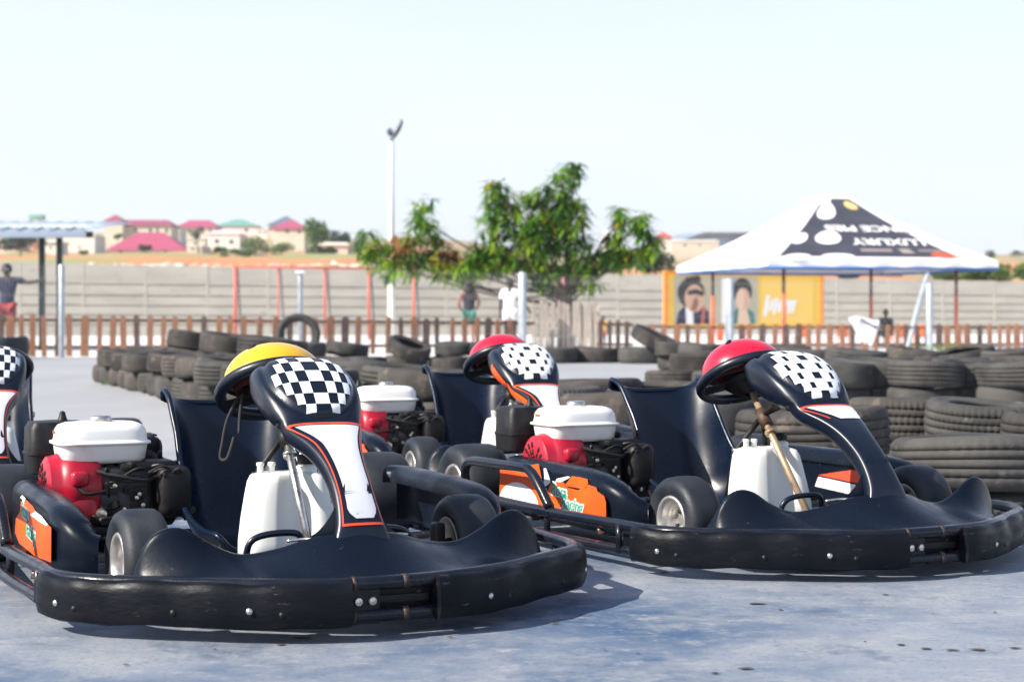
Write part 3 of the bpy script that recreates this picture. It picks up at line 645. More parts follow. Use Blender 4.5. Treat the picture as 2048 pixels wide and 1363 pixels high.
def make_kart(loc, yaw, label, sticker, panel, bigcheck, tan, group='go-karts parked on the track'):
    k = thing('go_kart', label, 'go-kart', loc, (0, 0, R(yaw-90)), group)
    P = lambda n, key, fn, par=None: obj(n, shared(key, fn), par or k)
    P('chassis_frame', 'chassis', chassis_mesh); P('floor_tray', 'floor', floor_mesh)
    P('bumper_pipe', 'rail_hi', lambda: rails_mesh(.131, .0165, -.34, 0)); P('bumper_pipe', 'rail_lo', lambda: rails_mesh(.058, .0150, -.34, 0))
    b = P('bumper_cover', 'bump_r', lambda: bumper_mesh(-.694, -.085, 'bumper_cover')); P('bumper_cover', 'bump_l', lambda: bumper_mesh(.112, .694, 'bumper_cover'))
    P('bumper_bracket_and_shade_plate', 'bracket', bracket_and_shade_plate_mesh)
    P('front_fairing', 'fairing', fairing_mesh)
    for sg, n in ((-1, 'R'), (1, 'L')):
        pod = P('side_pod', 'pod'+n, lambda: pod_mesh(-sg))
        if sg < 0: P('pod_sticker', 'stk_'+sticker, lambda: pod_sticker_mesh(sticker), pod)
        if sg > 0 and sticker == 'big': P('inner_sticker', 'inner', inner_sticker_mesh, pod)
        if sg < 0: P('side_hoop', 'hoop'+n, lambda: hoop_mesh(sg))
        P('pedal', 'pedal'+n, lambda: pedal_mesh(sg))
    for x, y, z, kind in ((.965, -.445, .13, 'f'), (.965, .440, .13, 'f'), (-.18, -.60, .145, 'r'), (-.18, .60, .145, 'r')):
        wv = obj('front_wheel' if kind == 'f' else 'rear_wheel', None, k, (x, y, z)); sg = 1 if y > 0 else -1
        if kind == 'f': wv.rotation_euler = (0, R(random.uniform(0, 300)), R(2))
        r, wd, rr = (.132, .118, .070) if kind == 'f' else (.147, .185, .073)
        P('tyre', 'tyre'+kind, lambda: tyre_mesh(r, wd, rr), wv); P('rim', 'rim%s%d' % (kind, sg), lambda: rim_mesh(rr, wd, sg), wv)
    P('seat', 'seat', seat_mesh)
    e = P('engine', 'eblock', eblock_mesh)
    P('engine_tank', 'etank', etank_mesh, e); P('filler_cap', 'ecap', ecap_mesh, e); P('warning_label', 'elab', elabel_mesh, e); P('fan_cover', 'fan', fan_mesh, e); P('air_filter', 'airbox', airbox_mesh, e); P('exhaust', 'muffler', muffler_mesh, e)
    P('steering_wheel', 'swheel', wheel_mesh); P('steering_column', 'col%d' % tan, lambda: column_mesh(tan))
    t = P('fuel_tank', 'ftank', ftank_mesh); P('tank_cap', 'fcap', fcap_mesh, t)
    c = P('steering_cowl', 'cowl', cowl_mesh)
    P('checker_decal', 'chk%d' % bigcheck, lambda: checker_mesh(bigcheck), c); P('panel_decal', 'pan_'+panel, lambda: panel_mesh(panel), c); P('stripe_decal', 'str_'+panel, lambda: stripe_mesh(panel), c)
    return k
def make_helmet(kart, label, m, strap=False):
    bpy.context.view_layer.update()
    mx = kart.matrix_basis @ Matrix.Translation(WC+WN*.022+Vector((-.004, 0, .002))) @ (WN*.6+Vector((0, 0, .4))).normalized().to_track_quat('Z', 'Y').to_matrix().to_4x4() @ Matrix.Rotation(R(90), 4, 'Z')
    h = thing('helmet', label, 'helmet', mx.to_translation(), mx.to_euler(), 'helmets left on the steering wheels')
    a, b, c = .126, .138, .103
    st = [(math.sin(t), math.cos(t)) for t in [R(3+4*k) for k in range(24)]]
    v = []; n = 40
    for s_, c_ in st:
        for q in range(n): an = 2*math.pi*q/n; v.append((a*s_*math.cos(an), b*s_*math.sin(an), c*c_))
    f = [(j*n+i, (j+1)*n+i, (j+1)*n+(i+1) % n, j*n+(i+1) % n) for j in range(len(st)-1) for i in range(n)]; f.append(tuple(range(n)))
    sh = one('shell', (v, f), m, h, solid=.006)
    s_, c_ = st[-1]; one('edge_trim', tube([(a*s_*math.cos(q), b*s_*math.sin(q), c*c_) for q in [2*math.pi*i/24 for i in range(24)]], .0055, 8, 2, True), M['strap'], h)
    one('lining', lathe([(.117, .0), (.113, -.018), (.105, -.022), (.096, -.016), (.088, .0)], 28), M['lining'], h)
    one('padding', lathe([(.090, .0), (.080, .018), (.06, .036), (.0, .045)], 28), M['strap'], h)
    for an, th in ((R(-58), R(38)), (R(60), R(38))):      # vent openings
        p = Vector((a*math.sin(th)*math.cos(an), b*math.sin(th)*math.sin(an), c*math.cos(th))); q = p.normalized().to_track_quat('Z', 'Y').to_euler()
        one('vent', ellipsoid(tuple(p), (.012, .026, .005), 14, 8, q), M['dark'], h)
    if strap:
        one('strap', tube([(.0, -.105, -.04), (-.03, -.135, -.10), (-.05, -.15, -.165), (-.06, -.155, -.20), (-.045, -.14, -.205), (-.03, -.12, -.15)], .0055, 6, 6), M['strap'], h)
        one('strap', tube([(.02, -.10, -.04), (.01, -.11, -.10), (.005, -.115, -.15)], .0055, 6, 4), M['strap'], h)
    return h
KA = make_kart((-.925, 5.436, 0), 24.3, 'nearest black go-kart, long white cowl panel, small torn orange sticker, under the yellow helmet', 'small', 'full', False, 0)
KB = make_kart((.482, 6.342, 0), 26.9, 'right-hand black go-kart with only a scrap of white left on its steering cowl', 'big', 'torn', True, 1)
KC = make_kart((-.258, 8.108, 0), 19.2, 'rear black go-kart between the two front karts, its cowl edged with wide orange stripes', 'big', 'wide', True, 0)
KD = make_kart((-2.27, 7.5, 0), 18., 'black go-kart cut off by the left edge of the photo, parked behind the nearest kart', 'small', 'full', False, 0)
make_helmet(KA, 'yellow open helmet with dangling black straps on the steering wheel of the nearest kart', M['yellow_h'], True)
make_helmet(KB, 'red helmet on the steering wheel of the kart at the right', M['red_h'])
make_helmet(KC, 'red helmet on the steering wheel of the kart at the back', M['red_h'])
# ------------------------------------------------------------------ tyre walls
def wall_tyre_mesh(kind, seed):
    R0, W = .31, .20; h = W/2; n = {'plain': 72, 'rib': 144, 'block': 264}[kind]; rq = random.Random(seed)
    if kind == 'plain': tr = [(.301, .080), (.308, .060), (.310, .03), (.310, 0)]
    else: tr = [(.298, .084), (.305, .070), (.3075, .054), (.301, .0525), (.301, .0475), (.3085, .046), (.3095, .020), (.302, .0185), (.302, .0135), (.310, .012), (.310, 0)]
    pr = [(.200, .066), (.197, .078), (.204, .087), (.225, .091), (.238, .090), (.243, .095), (.262, .100), (.280, .098), (.290, .092)]+tr
    pr = pr+[(a, -b) for a, b in pr[-2::-1]]+[(.22, -.062), (.262, -.075), (.288, -.05), (.292, 0), (.288, .05), (.262, .075), (.22, .062)]
    v, f = lathe(pr, n, 'Z', True); m = len(pr)
    if kind == 'rib':                      # fine sipes across the ribs
        v = [(p[0]*.988, p[1]*.988, p[2]) if 9 <= i % m <= 28 and abs(p[2]) > .044 and (i//m) % 3 == 0 else p for i, p in enumerate(v)]
    if kind == 'block':                    # cross-cut shoulder blocks
        w = []
        for i, p in enumerate(v):
            k, j = divmod(i, m); r = math.hypot(p[0], p[1])
            if 9 <= j <= 28 and k % 4 == (0 if abs(p[2]) > .04 else 2): q = (r-.007)/r; p = (p[0]*q, p[1]*q, p[2])
            w.append(p)
        v = w
    p1, p2, p3 = (rq.uniform(0, 6.28) for _ in range(3)); s1, s2, s3 = rq.uniform(.004, .016), rq.uniform(.002, .008), rq.uniform(.004, .012); w = []
    for x, y, z in v:                      # worn out of round: sag, ovality, dents
        a = math.atan2(y, x); k = 1+s1*math.cos(2*(a-p1))+s2*math.cos(3*(a-p2)); zz = z*(1+.05*math.cos(a-p3))+s3*math.cos(2*a+p3)*.7*(1 if z > 0 else .4)
        w.append((x*k, y*k, zz))
    return MB().add((w, f)).mesh('tyre', M['tyre'])
TY = {}
for kd in ('plain', 'rib', 'block'):
    for mk in ('tyre', 'tyre_grey'):
        for q in range(2):
            me = wall_tyre_mesh(kd, q*7+len(mk)); me.materials.clear(); me.materials.append(M[mk]); TY.setdefault((kd, mk), []).append(me)
rt = random.Random(11); TLIST = []
def T(row, layer, X, D, z, r=.31, w=.20, tilt=(0, 0), kind=None, spin=None, mk=None):
    kind = kind or rt.choice(['plain', 'plain', 'rib', 'rib', 'block']); mk = mk or rt.choice(['tyre', 'tyre', 'tyre_grey'])
    o = obj('tyre', rt.choice(TY[kind, mk]), None, (X, D, z), (R(tilt[0]+rt.uniform(-2, 2)), R(tilt[1]+rt.uniform(-2, 2)), rt.uniform(0, 6.28) if spin is None else spin))
    if tilt != (0, 0): o.rotation_mode = 'ZYX'
    o.scale = (r/.31, r/.31, w/.20); TLIST.append((row, layer, (X/D), o))
j = lambda a: rt.uniform(-a, a)
A0, A1 = Vector((-4.55, 20.3)), Vector((-.95, 11.0)); dA = (A1-A0).normalized(); nA = Vector((-dA.y, dA.x))
for i in range(16):
    p = A0+dA*(.63*i); T('long wall behind the yellow helmet', 'bottom', p.x+j(.04), p.y+j(.04), .10, w=.2)
    if i < 15: p = A0+dA*(.63*i+.30); T('long wall behind the yellow helmet', 'upper', p.x+j(.1), p.y+j(.06), .30, w=.19, tilt=(j(4), j(5)))
    q = A0+dA*(.63*i+.25)+nA*.62; T('second row behind the long wall', 'bottom', q.x+j(.05), q.y+j(.05), .10)
    if i % 5 != 3: q = A0+dA*(.63*i+.05)+nA*.66; T('second row behind the long wall', 'upper', q.x+j(.08), q.y+j(.05), .30, tilt=(j(4), j(5)))
for u, D, z, tl in ((392, 18.6, .49, (-3, 10)), (462, 17.4, .48, (4, 8)), (545, 15.2, .47, (-2, 5))):
    T('pieces crowning the long wall', 'top', (u-1024)/FPX*D, D, z, tilt=tl)
for i, (u, z, tl) in enumerate(((560, .1, (0, 0)), (650, .1, (0, 0)), (730, .1, (0, 0)), (812, .1, (0, 0)), (900, .1, (0, 0)), (975, .1, (0, 0)), (608, .30, (0, 0)), (694, .29, (-4, 8)), (818, .31, (14, 20)), (912, .30, (3, -3)), (985, .3, (0, 0)))):
    D = 24.6+.5*(i % 2); T('row along the left picket fence', 'upper' if z > .2 else 'bottom', (u-1024)/FPX*D, D, z, tilt=tl, kind='plain', spin=0 if tl != (0, 0) else None)
o = obj('tyre', TY['plain', 'tyre_grey'][0], None, ((597-1024)/FPX*25.6, 25.6, .50), (R(86), 0, R(8))); o.scale = (1.02, 1.02, .95)
tag(o, 'tyre standing upright like a ring on the row in front of the picket fence', 'tyre', 'tyres stacked as track barriers')
for u, D, z, tl in ((1035, 29.2, .12, (0, 0)), (1108, 29., .12, (0, 0)), (1192, 29.3, .12, (0, 0)), (1285, 28.8, .13, (0, 0))):
    T('big row below the tree guard', 'only', (u-1024)/FPX*D, D, z, .40, .27, tl, 'plain')
T('big row below the tree guard', 'tilted', (1306-1024)/FPX*28.6, 28.6, .40, .37, .24, (8, 24), 'plain', 0)
for u, D, z in ((1352, 25, .1), (1350, 25, .3), (1415, 23.5, .1), (1408, 23.5, .3), (1495, 22.5, .1), (1500, 22.5, .3), (1580, 22, .1), (1575, 22, .3), (1655, 21.5, .1), (1345, 18.2, .1), (1435, 17.8, .1), (1525, 17.2, .1), (1610, 16.6, .1), (1560, 16.9, .3), (1400, 18.4, .28)):
    T('bank behind the right-hand helmet', 'upper' if z > .2 else 'bottom', (u-1024)/FPX*D+j(.05), D+j(.1), z)
for i in range(6):
    u = 1672+88*i; D = 13.9+.25*(i % 2)-.05*i
    T('two-high wall on the right', 'bottom', (u-1024-8)/FPX*D, D, .10, mk='tyre_grey'); T('two-high wall on the right', 'upper', (u-1024)/FPX*D, D-.05, .30, tilt=(j(2), j(2)), mk='tyre_grey')
    if i < 5: T('row behind the right two-high wall', 'bottom', (u-980)/FPX*15., 14.75+j(.05), .10); T('row behind the right two-high wall', 'upper', (u-985)/FPX*15., 14.7+j(.05), .30, tilt=(j(4), j(4)))
for i, (u, D, tl) in enumerate(((1620, 19.6, (0, 0)), (1712, 19.2, (4, 3)), (1832, 19.6, (3, 6)), (1930, 19.4, (2, -9)), (2012, 19.2, (0, 0)), (2095, 19.4, (0, 0)))):
    T('row before the right picket fence', 'bottom', (u-1030)/FPX*D, D, .10, .33); T('row before the right picket fence', 'upper', (u-1024)/FPX*D, D, .30, .34, .20, tl)
for u, D, z in ((1080, 9.9, .04), (1085, 9.85, .245), (1245, 9.55, .03), (1240, 9.6, .235), (1400, 9.25, .02), (1405, 9.2, .225), (1165, 10.55, .06), (1172, 10.6, .265), (1335, 10.3, .05), (1330, 10.3, .25), (1480, 9.9, .05), (1485, 9.95, .25)):
    T('low wall behind the rear kart', 'upper' if z > .2 else 'bottom', (u-1024)/FPX*D, D, z, .35, .205, (j(2), j(2)))
for u, D, z, r, w_, kd, mk in ((1625, 8.35, .190, .365, .235, 'rib', 'tyre'), (1620, 8.37, -.03, .36, .235, 'rib', 'tyre'), (1826, 9.15, .21, .34, .22, 'block', 'tyre'), (1835, 9.15, -.01, .34, .22, 'block', 'tyre'), (1990, 8.65, .22, .34, .21, 'block', 'tyre_grey'), (1985, 8.65, .01, .34, .21, 'rib', 'tyre_grey'), (2150, 8.2, .2, .34, .21, 'rib', 'tyre')):
    T('large row beside the right-hand kart', 'upper' if z > .1 else 'bottom', (u-1024)/FPX*D, D, z, r, w_, (0, 0), kd, None, mk)
T('nearest stack at the right edge', 'upper', 1.80, 6.78, .183, .335, .20, (1, 0), 'rib', None, 'tyre_grey')
T('nearest stack at the right edge', 'bottom', 1.83, 6.80, -.018, .33, .20, (0, 0), 'rib', None, 'tyre')
for q in TLIST[-2:]: q[3].rotation_euler = (R(-2.6), 0, q[3].rotation_euler.z); q[3].data = TY['rib', 'tyre_grey'][0]
T('fence foot at the left edge', 'only', (8-1024)/FPX*32.6, 32.6, .2, .45, .40, (0, 0), 'plain', None, 'tyre_grey'); TLIST[-1][3].data = TLIST[-1][3].data.copy(); TLIST[-1][3].data.materials[0] = M['slick']
ORD = 'first second third fourth fifth sixth seventh eighth ninth tenth eleventh twelfth thirteenth fourteenth fifteenth sixteenth seventeenth eighteenth'.split()
cells = {}
for row, layer, k, o in TLIST: cells.setdefault((row, layer), []).append((k, o))
for (row, layer), L in cells.items():
    L.sort(key=lambda q: q[0])
    for i, (k, o) in enumerate(L):
        pos = 'only' if len(L) == 1 else ORD[i]; lay = 'big ' if layer == 'only' else layer+'-layer '
        lab = '%s %styre from the left in the %s' % (pos, lay, row) if len(L) > 1 else '%styre of the %s' % (lay, row)
        if 'foot' in row: lab = 'single thick dark tyre at the foot of the picket fence, left edge'
        if 'tilt' in layer: lab = 'tyre leaning tilted on top of the big row below the tree guard'
        tag(o, lab, 'tyre', 'tyres stacked as track barriers')

# ------------------------------------------------------------------ fences
def fline(pts, u): return interp(u, pts)
PF = [(-80, 33.6), (500, 35.), (1010, 37.5), (1260, 39.5), (1300, 39.8), (2140, 41.5)]
PT = [(-80, .83), (500, .80), (1010, .745), (1260, .70), (1310, .62), (2140, .60)]
rf = random.Random(3)
def picket_me(dark, wd):
    w2 = wd/2; pts = [(-w2, 0), (w2, 0), (w2, .93), (w2*.55, .985), (0, 1.0), (-w2*.55, .985), (-w2, .93)]
    v = [(x, y, z) for y in (-.011, .011) for x, z in pts]; n = len(pts)
    f = [tuple(range(n)), tuple(reversed(range(n, 2*n)))]+[(i, i+n, (i+1) % n+n, (i+1) % n) for i in range(n)]
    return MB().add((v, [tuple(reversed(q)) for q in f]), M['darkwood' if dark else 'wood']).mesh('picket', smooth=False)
PK = {(d, w_): picket_me(d, w_) for d in (0, 1) for w_ in (.10, .12, .16)}
def picket_fence(label, u0, u1, step, dark):
    g = thing('picket_fence', label, 'fence', at((u0+u1)/2, fline(PF, (u0+u1)/2)), group='brown picket fences along the track')
    o = g.location.copy(); u = u0
    while u < u1:
        D = fline(PF, u); p = at(u, D); d = rf.random() < dark
        k = obj('picket', PK[int(d), rf.choice([.10, .12, .12, .16])], g, p-o, (0, R(rf.uniform(-1.6, 1.6)), math.atan2(fline(PF, u+20)-D, .2)))
        k.scale = (1, 1, fline(PT, u)*rf.uniform(.965, 1.02)); u += step*rf.uniform(.8, 1.25)
    for fr in (.86, .22):
        P = [at(q, fline(PF, q)+.028, fline(PT, q)*fr)-o for q in [u0-8+(u1-u0+16)*k/8 for k in range(9)]]
        secs = [[p+Vector((0, a, b)) for a, b in ((-.015, -.03), (.015, -.03), (.015, .03), (-.015, .03))] for p in P]
        one('rail', loft(secs), M['darkwood'], g, smooth=False)
    return g
picket_fence('brown picket fence on the left, from the shelter to the slatted tree guard', -330, 1062, 25.2, .16)
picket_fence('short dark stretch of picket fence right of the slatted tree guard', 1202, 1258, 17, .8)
picket_fence('brown picket fence on the right, under the billboard and the canopy tent', 1304, 2130, 20.5, .26)
one_wire = one('fence_wire', tube([at(1258, fline(PF, 1258), .56), at(1304, fline(PF, 1304), .50)], .006, 6), M['darkwood']); tag(one_wire, 'thin wire closing the gap between the dark and the right picket fence', 'wire')
WF = [(-80, 32.9), (122, 33.1), (600, 34.6), (1045, 36.8), (1460, 39.0), (1860, 40.4), (2140, 41.)]
WT = [(-80, 1.75), (122, 1.74), (600, 1.70), (1045, 1.69), (1460, 1.60), (1860, 1.55), (2140, 1.52)]
wf = thing('wire_fence', 'pale welded wire fence on grey posts running just in front of the picket fence', 'fence', at(1024, 36.5))
wo = wf.location.copy(); posts = [-80, 122, 600, 1045, 1460, 1860, 2140]
for a, b in zip(posts, posts[1:]):
    mb = MB(); pa, pb = at(a, fline(WF, a)), at(b, fline(WF, b)); n = int((pb-pa).length/.068)
    for i in range(n+1):
        u = a+(b-a)*i/n; p = pa+(pb-pa)*(i/n)-wo; h = interp(u, WT); r = .0016
        mb.add(loft([[p+Vector((x, y, z)) for x, y in ((-r, -r), (r, -r), (r, r), (-r, r))] for z in (.04, h)]), M['wire'])
    for z in (.05, .35, .40, .75, .80, 1.15, 1.2, 1.48, 1.52):
        mb.add(tube([pa-wo+Vector((0, -.004, z)), pb-wo+Vector((0, -.004, z))], .0020, 4), M['wire'])
    obj('mesh_panel', mb.mesh('mesh_panel', smooth=False), wf)
for u, r, dz in ((122, .058, .0), (600, .045, -.07), (1045, .085, .0), (1460, .095, .0), (1860, .078, -.02)):
    p = at(u, fline(WF, u))-wo+Vector((0, .06, 0)); h = interp(u, WT)+dz
    one('post', lathe([(r, 0), (r, h), (r*.7, h+.02), (0, h+.025)], 14), M['galv'], wf, loc=p)
    if u == 600: one('post_cap', box((0, 0, h+.02), (.17, .17, .05), .01), M['canvas'], wf, loc=p)

# ------------------------------------------------------------------ concrete boundary wall
WA, WB = at(-140, 74), at(2190, 84); wd = (WB-WA).normalized(); WA = WA-wd*20; WB = WB+wd*8; wl = (WB-WA).length; wyaw = math.atan2(wd.y, wd.x)
cw = thing('boundary_wall', 'long grey precast concrete wall with grooved courses behind the fences', 'wall', WA, (0, 0, wyaw))
mb = MB(); zs = [(0, .42), (.43, .80), (.81, 1.18), (1.19, 1.58), (1.59, 2.02), (2.03, 2.83)]
npan = int(wl/2.6)
for k in range(npan):
    x0, x1 = wl*k/npan, wl*(k+1)/npan
    hs = 1.115-.255*max(0, min(1, (wl*k/npan-20)/(wl-28)))
    for i, (a, b) in enumerate(zs): mb.add(box(((x0+x1)/2, .06+rf.uniform(-.006, .006), (a+b)/2*hs), (x1-x0-.01, .07, (b-a)*hs-.055), .015, 1), M['conc'])
    mb.add(box(((x0+x1)/2, .125, 1.415*hs), (x1-x0, .05, 2.80*hs)), M['conc'])
obj('wall_panels', mb.mesh('wall_panels', smooth=False), cw)
pm = MB().add(box((0, .075, 1.42), (.10, .12, 2.84), .012, 1), M['conc']).mesh('wall_post', smooth=False)
for k in range(npan+1): obj('wall_post', pm, cw, (wl*k/npan, 0, 0)).scale = (1, 1, 1.115-.255*max(0, min(1, (wl*k/npan-20)/(wl-28))))

# ------------------------------------------------------------------ shelter at the left, goal frame, lamp post
sh = thing('roofed_shelter', 'metal roofed shelter on dark green columns at the left edge', 'shelter', at(0, 40))
so = sh.location.copy(); z0 = zv(466, 40)
def cor(a, b):
    x = -6.+8.15*a; return (x-.02, -.6+4.6*b, z0+.08+.38*b+.035*math.sin(a*2*math.pi*22))
one('roof', grid(cor, 176, 2), M['roofsheet'], sh, solid=.006)
one('fascia', box((-1.95, -.55, z0-.03), (8.1, .05, .20), .008), M['fascia'], sh)
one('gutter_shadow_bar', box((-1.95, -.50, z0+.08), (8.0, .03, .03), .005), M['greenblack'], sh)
for x, yy in ((at(84, 40.6)-so)[:2], (at(119, 40)-so)[:2]): one('column', box((x, yy, z0/2), (.125, .125, z0), .01), M['greenblack'], sh)
one('beam', box((-1.9, .3, z0-.02), (7.9, .10, .14), .01), M['greenblack'], sh)
gf = thing('goal_frame', 'red steel goal frame with slanting back stays in front of the concrete wall', 'goal', at(650, 60))
go = gf.location.copy(); zt = zv(533, 60)
def gp(u, D, z): return at(u, D, z)-go
one('crossbar', tube([gp(470, 60, zt), gp(838, 62, zt-.02)], .045, 10), M['redpaint'], gf)
one('ground_bar', tube([gp(470, 60, .62), gp(838, 62, .62)], .045, 10), M['redpaint'], gf)
for u, r in ((471, .062), (557, .03), (650, .045), (738, .05), (828, .05)):
    D = 60+2*(u-470)/368; one('upright', tube([gp(u, D, .0), gp(u, D, zt)], r, 10), M['redpaint'], gf)
    one('back_stay', tube([gp(u+4, D+.15, zt-.05), gp(u+12, D+1.4, .05)], .03, 8), M['lampgrey'], gf)
lp = thing('lamp_post', 'tall white lamp post with twin dark floodlights on top', 'lamp post', at(783, 45))
hz = zv(283, 45)
one('pole', lathe([(.105, 0), (.085, .5), (.072, hz-.1), (.072, hz), (0, hz+.01)], 16), M['whitepaint'], lp)
one('pole_flange', lathe([(.17, 0), (.17, .04), (.105, .06)], 16), M['whitepaint'], lp)
one('lamp_bracket', tube([(0, 0, hz-.02), (.02, -.03, hz+.14), (.02, -.03, hz+.2)], .03, 8), M['lampgrey'], lp)
fl = one('floodlight', loft([squircle(0, 0, a, b, z, 24, 4) for a, b, z in ((.05, .12, -.05), (.10, .26, -.01), (.13, .31, .04), (.13, .31, .055))]), M['lampgrey'], lp, angle=40, loc=(.155, -.05, hz+.27), rot=(0, R(-62), R(-20)))
fl.rotation_euler = Euler((R(0), R(65), R(-15))); fl.rotation_euler = (R(90), R(0), R(62)); fl.rotation_euler = Matrix(((.25, .50, .83), (.90, -.43, 0), (.36, .75, -.55))).transposed().to_3x3().to_euler() if False else Euler((R(62), R(8), R(-70)))
one('lamp_lens', box((0, 0, .058), (.20, .52, .006), .002), M['lampglass'], fl)
f2 = one('floodlight', loft([squircle(0, 0, a, b, z, 24, 4) for a, b, z in ((.05, .06, -.05), (.09, .12, -.01), (.11, .15, .04), (.11, .15, .055))]), M['lampgrey'], lp, angle=40, loc=(-.055, 0, hz+.23), rot=(R(12), R(78), 0))
one('lamp_lens', box((0, 0, .058), (.16, .24, .006), .002), M['lampglass'], f2)

# ------------------------------------------------------------------ canopy tent
TN = at(1535, 42); tt = R(15); TS = 6.2; ux = Vector((math.cos(tt), math.sin(tt), 0)); uy = Vector((-math.sin(tt), math.cos(tt), 0))
ze, za = 2.16, 3.93; tent = thing('canopy_tent', 'white canopy tent with black printed posters on its roof and orange-red legs', 'tent', TN, (0, 0, tt))
S = TS; cx = S/2; ap = .32
def roofpt(a, b):                          # front face: a along the eave 0..1, b eave -> ridge cap
    x = S*a; k = b; xx = x+(cx+(a-.5)*2*ap-x)*k; yy = (cx-ap)*k; return Vector((xx, yy, ze+(za-ze)*k-.10*math.sin(math.pi*k)*(1)))
def face(rot, a, b): p = roofpt(a, b)-Vector((cx, cx, 0)); return Matrix.Rotation(rot, 3, 'Z') @ p+Vector((cx, cx, 0))
mb = MB()
for r_ in range(4): mb.add(grid(lambda a, b: face(-r_*math.pi/2, a, b), 16, 12), M['canvas'])
mb.add(poly([(cx-ap, cx-ap, za), (cx+ap, cx-ap, za), (cx+ap, cx+ap, za), (cx-ap, cx+ap, za)]), M['canvas'])
can = obj('canopy', mb.mesh('canopy', smooth=True, angle=25), tent)
mb = MB()
for r_ in range(4):
    mb.add(grid(lambda a, b: Matrix.Rotation(-r_*math.pi/2, 3, 'Z') @ (Vector((S*a, -.004+.02*math.sin(a*40)*(1-b), ze-.17*(1-b)+.004*b))-Vector((cx, cx, 0)))+Vector((cx, cx, 0)), 60, 2), M['canvas'])
obj('valance', mb.mesh('valance'), tent)
mb = MB()
for r_ in range(4): 
    c4 = lambda x, y, z: Matrix.Rotation(-r_*math.pi/2, 3, 'Z') @ (Vector((x, y, z))-Vector((cx, cx, 0)))+Vector((cx, cx, 0))
    mb.add(tube([c4(0, .0, ze-.19), c4(S, .0, ze-.19)], .032, 8), M['blue_edge'])
obj('edge_webbing', mb.mesh('edge_webbing'), tent)
def on_roof(a, b, lift): p = roofpt(a, b); n = Vector((0, -(za-ze), cx-ap)).normalized(); return p+n*lift
mb = MB(); mb.add(grid(lambda a, b: on_roof(.035+.83*a+.0, .055+.90*b, .006), 20, 14), M['posterblack'])
pst = obj('roof_poster', mb.mesh('roof_poster'), tent)
def blob(a, b, ra, rb, m, lift, n=28, rot=0.):
    pts = [(0, 0)]+[(ra*math.cos(2*math.pi*k/n), rb*math.sin(2*math.pi*k/n)) for k in range(n)]
    return [tuple(on_roof(a+x*math.cos(rot)-y*math.sin(rot), b+(x*math.sin(rot)+y*math.cos(rot)), lift)) for x, y in pts], [(0, 1+k, 1+(k+1) % n) for k in range(n)]
for a, b, ra, rb in ((.25, .38, .085, .11), (.07, .36, .045, .09), (.12, .04, .06, .055), (.30, .055, .075, .05), (.21, .78, .13, .12), (.10, .94, .18, .08)): one('printed_pie', blob(a, b, ra, rb, None, .012), M['posterwhite'], tent, smooth=False)
one('gold_badge', blob(.66, .86, .11, .055, M['gold'], .014), M['gold'], tent, smooth=False)
one('red_badge', blob(.80, .09, .055, .05, M['legred'], .014), M['legred'], tent, smooth=False)
for a0, a1, b0, b1 in ((.42, .58, .15, .19), (.62, .68, .12, .20), (.72, .86, .16, .185)): one('print_bar', grid(lambda a, b: on_roof(a0+(a1-a0)*a, b0+(b1-b0)*b, .014), 4, 2), M['grey_print'], tent, smooth=False)
for s_, a, b, sz in (('LUXURY', .62, .315, .42), ('MINCE PIES', .60, .525, .40)):   # printed upside down
    me = text_mesh(s_, sz, M['posterwhite'], .012, 0, .001, 1.0, 1.25)
    rp = on_roof(a, b, .03); ex = Vector((-1, 0, 0)); nn = (on_roof(a, b, 1)-roofpt(a, b)); ey = nn.cross(ex); mx = Matrix((ex, ey, nn)).transposed().to_4x4(); mx.translation = rp
    lt = obj('lettering', me, tent); lt.matrix_basis = mx
mb = MB(); mb.add(grid(lambda a, b: face(-math.pi*1.5, .1+.7*a, .06+.5*b*(1-a))+Vector((-.004, 0, .006)), 10, 8), M['posterpink']); obj('side_print', mb.mesh('side_print'), tent)
for k, (x, y) in enumerate(((.75, .75), (S-.75, .75), (.75, S-.75), (S-.75, S-.75))):
    one('leg', tube([(x, y, 0), (x, y, 1.35)], .05, 10), M['legred'], tent); one('leg_top', tube([(x, y, 1.35), (x, y, ze)], .042, 10), M['legdark'], tent)
one('frame_bar', tube([(.75, .75, ze-.05), (S-.75, .75, ze-.05), (S-.75, S-.75, ze-.05), (.75, S-.75, ze-.05)], .03, 8, 1, True, smooth=False), M['legdark'], tent)
o = one('leaning_pole', tube([at(1815, 40.6, .02), at(1836, 41.3, 1.0), at(1856, 42., zv(548, 42))], .062, 10), M['galv']); tag(o, 'pale pole leaning against the front edge of the canopy tent', 'pole')

# ------------------------------------------------------------------ billboard
bb = thing('billboard', 'yellow billboard with orange frame, two printed portraits and white brush lettering', 'billboard', at(1488, 58))
bo = bb.location.copy(); bl, br_ = at(1331, 57)-bo, at(1643, 59.5)-bo; bx = (br_-bl); bw = bx.length; bx.normalize(); by = Vector((bx.y, -bx.x, 0)); zb0, zb1 = zv(652, 58), zv(546, 58)
def bp(s, t, d=0.): return bl+bx*(bw*s)+Vector((0, 0, zb0+(zb1-zb0)*t))+by*d
def bquad(s0, t0, s1, t1, d): return [tuple(bp(*q, d)) for q in ((s0, t0), (s1, t0), (s1, t1), (s0, t1))], [(0, 1, 2, 3)]
def bell(s, t, rs, rt_, d, n=24): return [tuple(bp(s+rs*math.cos(2*math.pi*k/n), t+rt_*math.sin(2*math.pi*k/n), d)) for k in range(n)], [tuple(range(n))]
def bpoly(P, d): return [tuple(bp(*q, d)) for q in P], [tuple(range(len(P)))]
pv, pf = bquad(0, 0, 1, 1, .03); pb_, _ = bquad(0, 0, 1, 1, -.03)
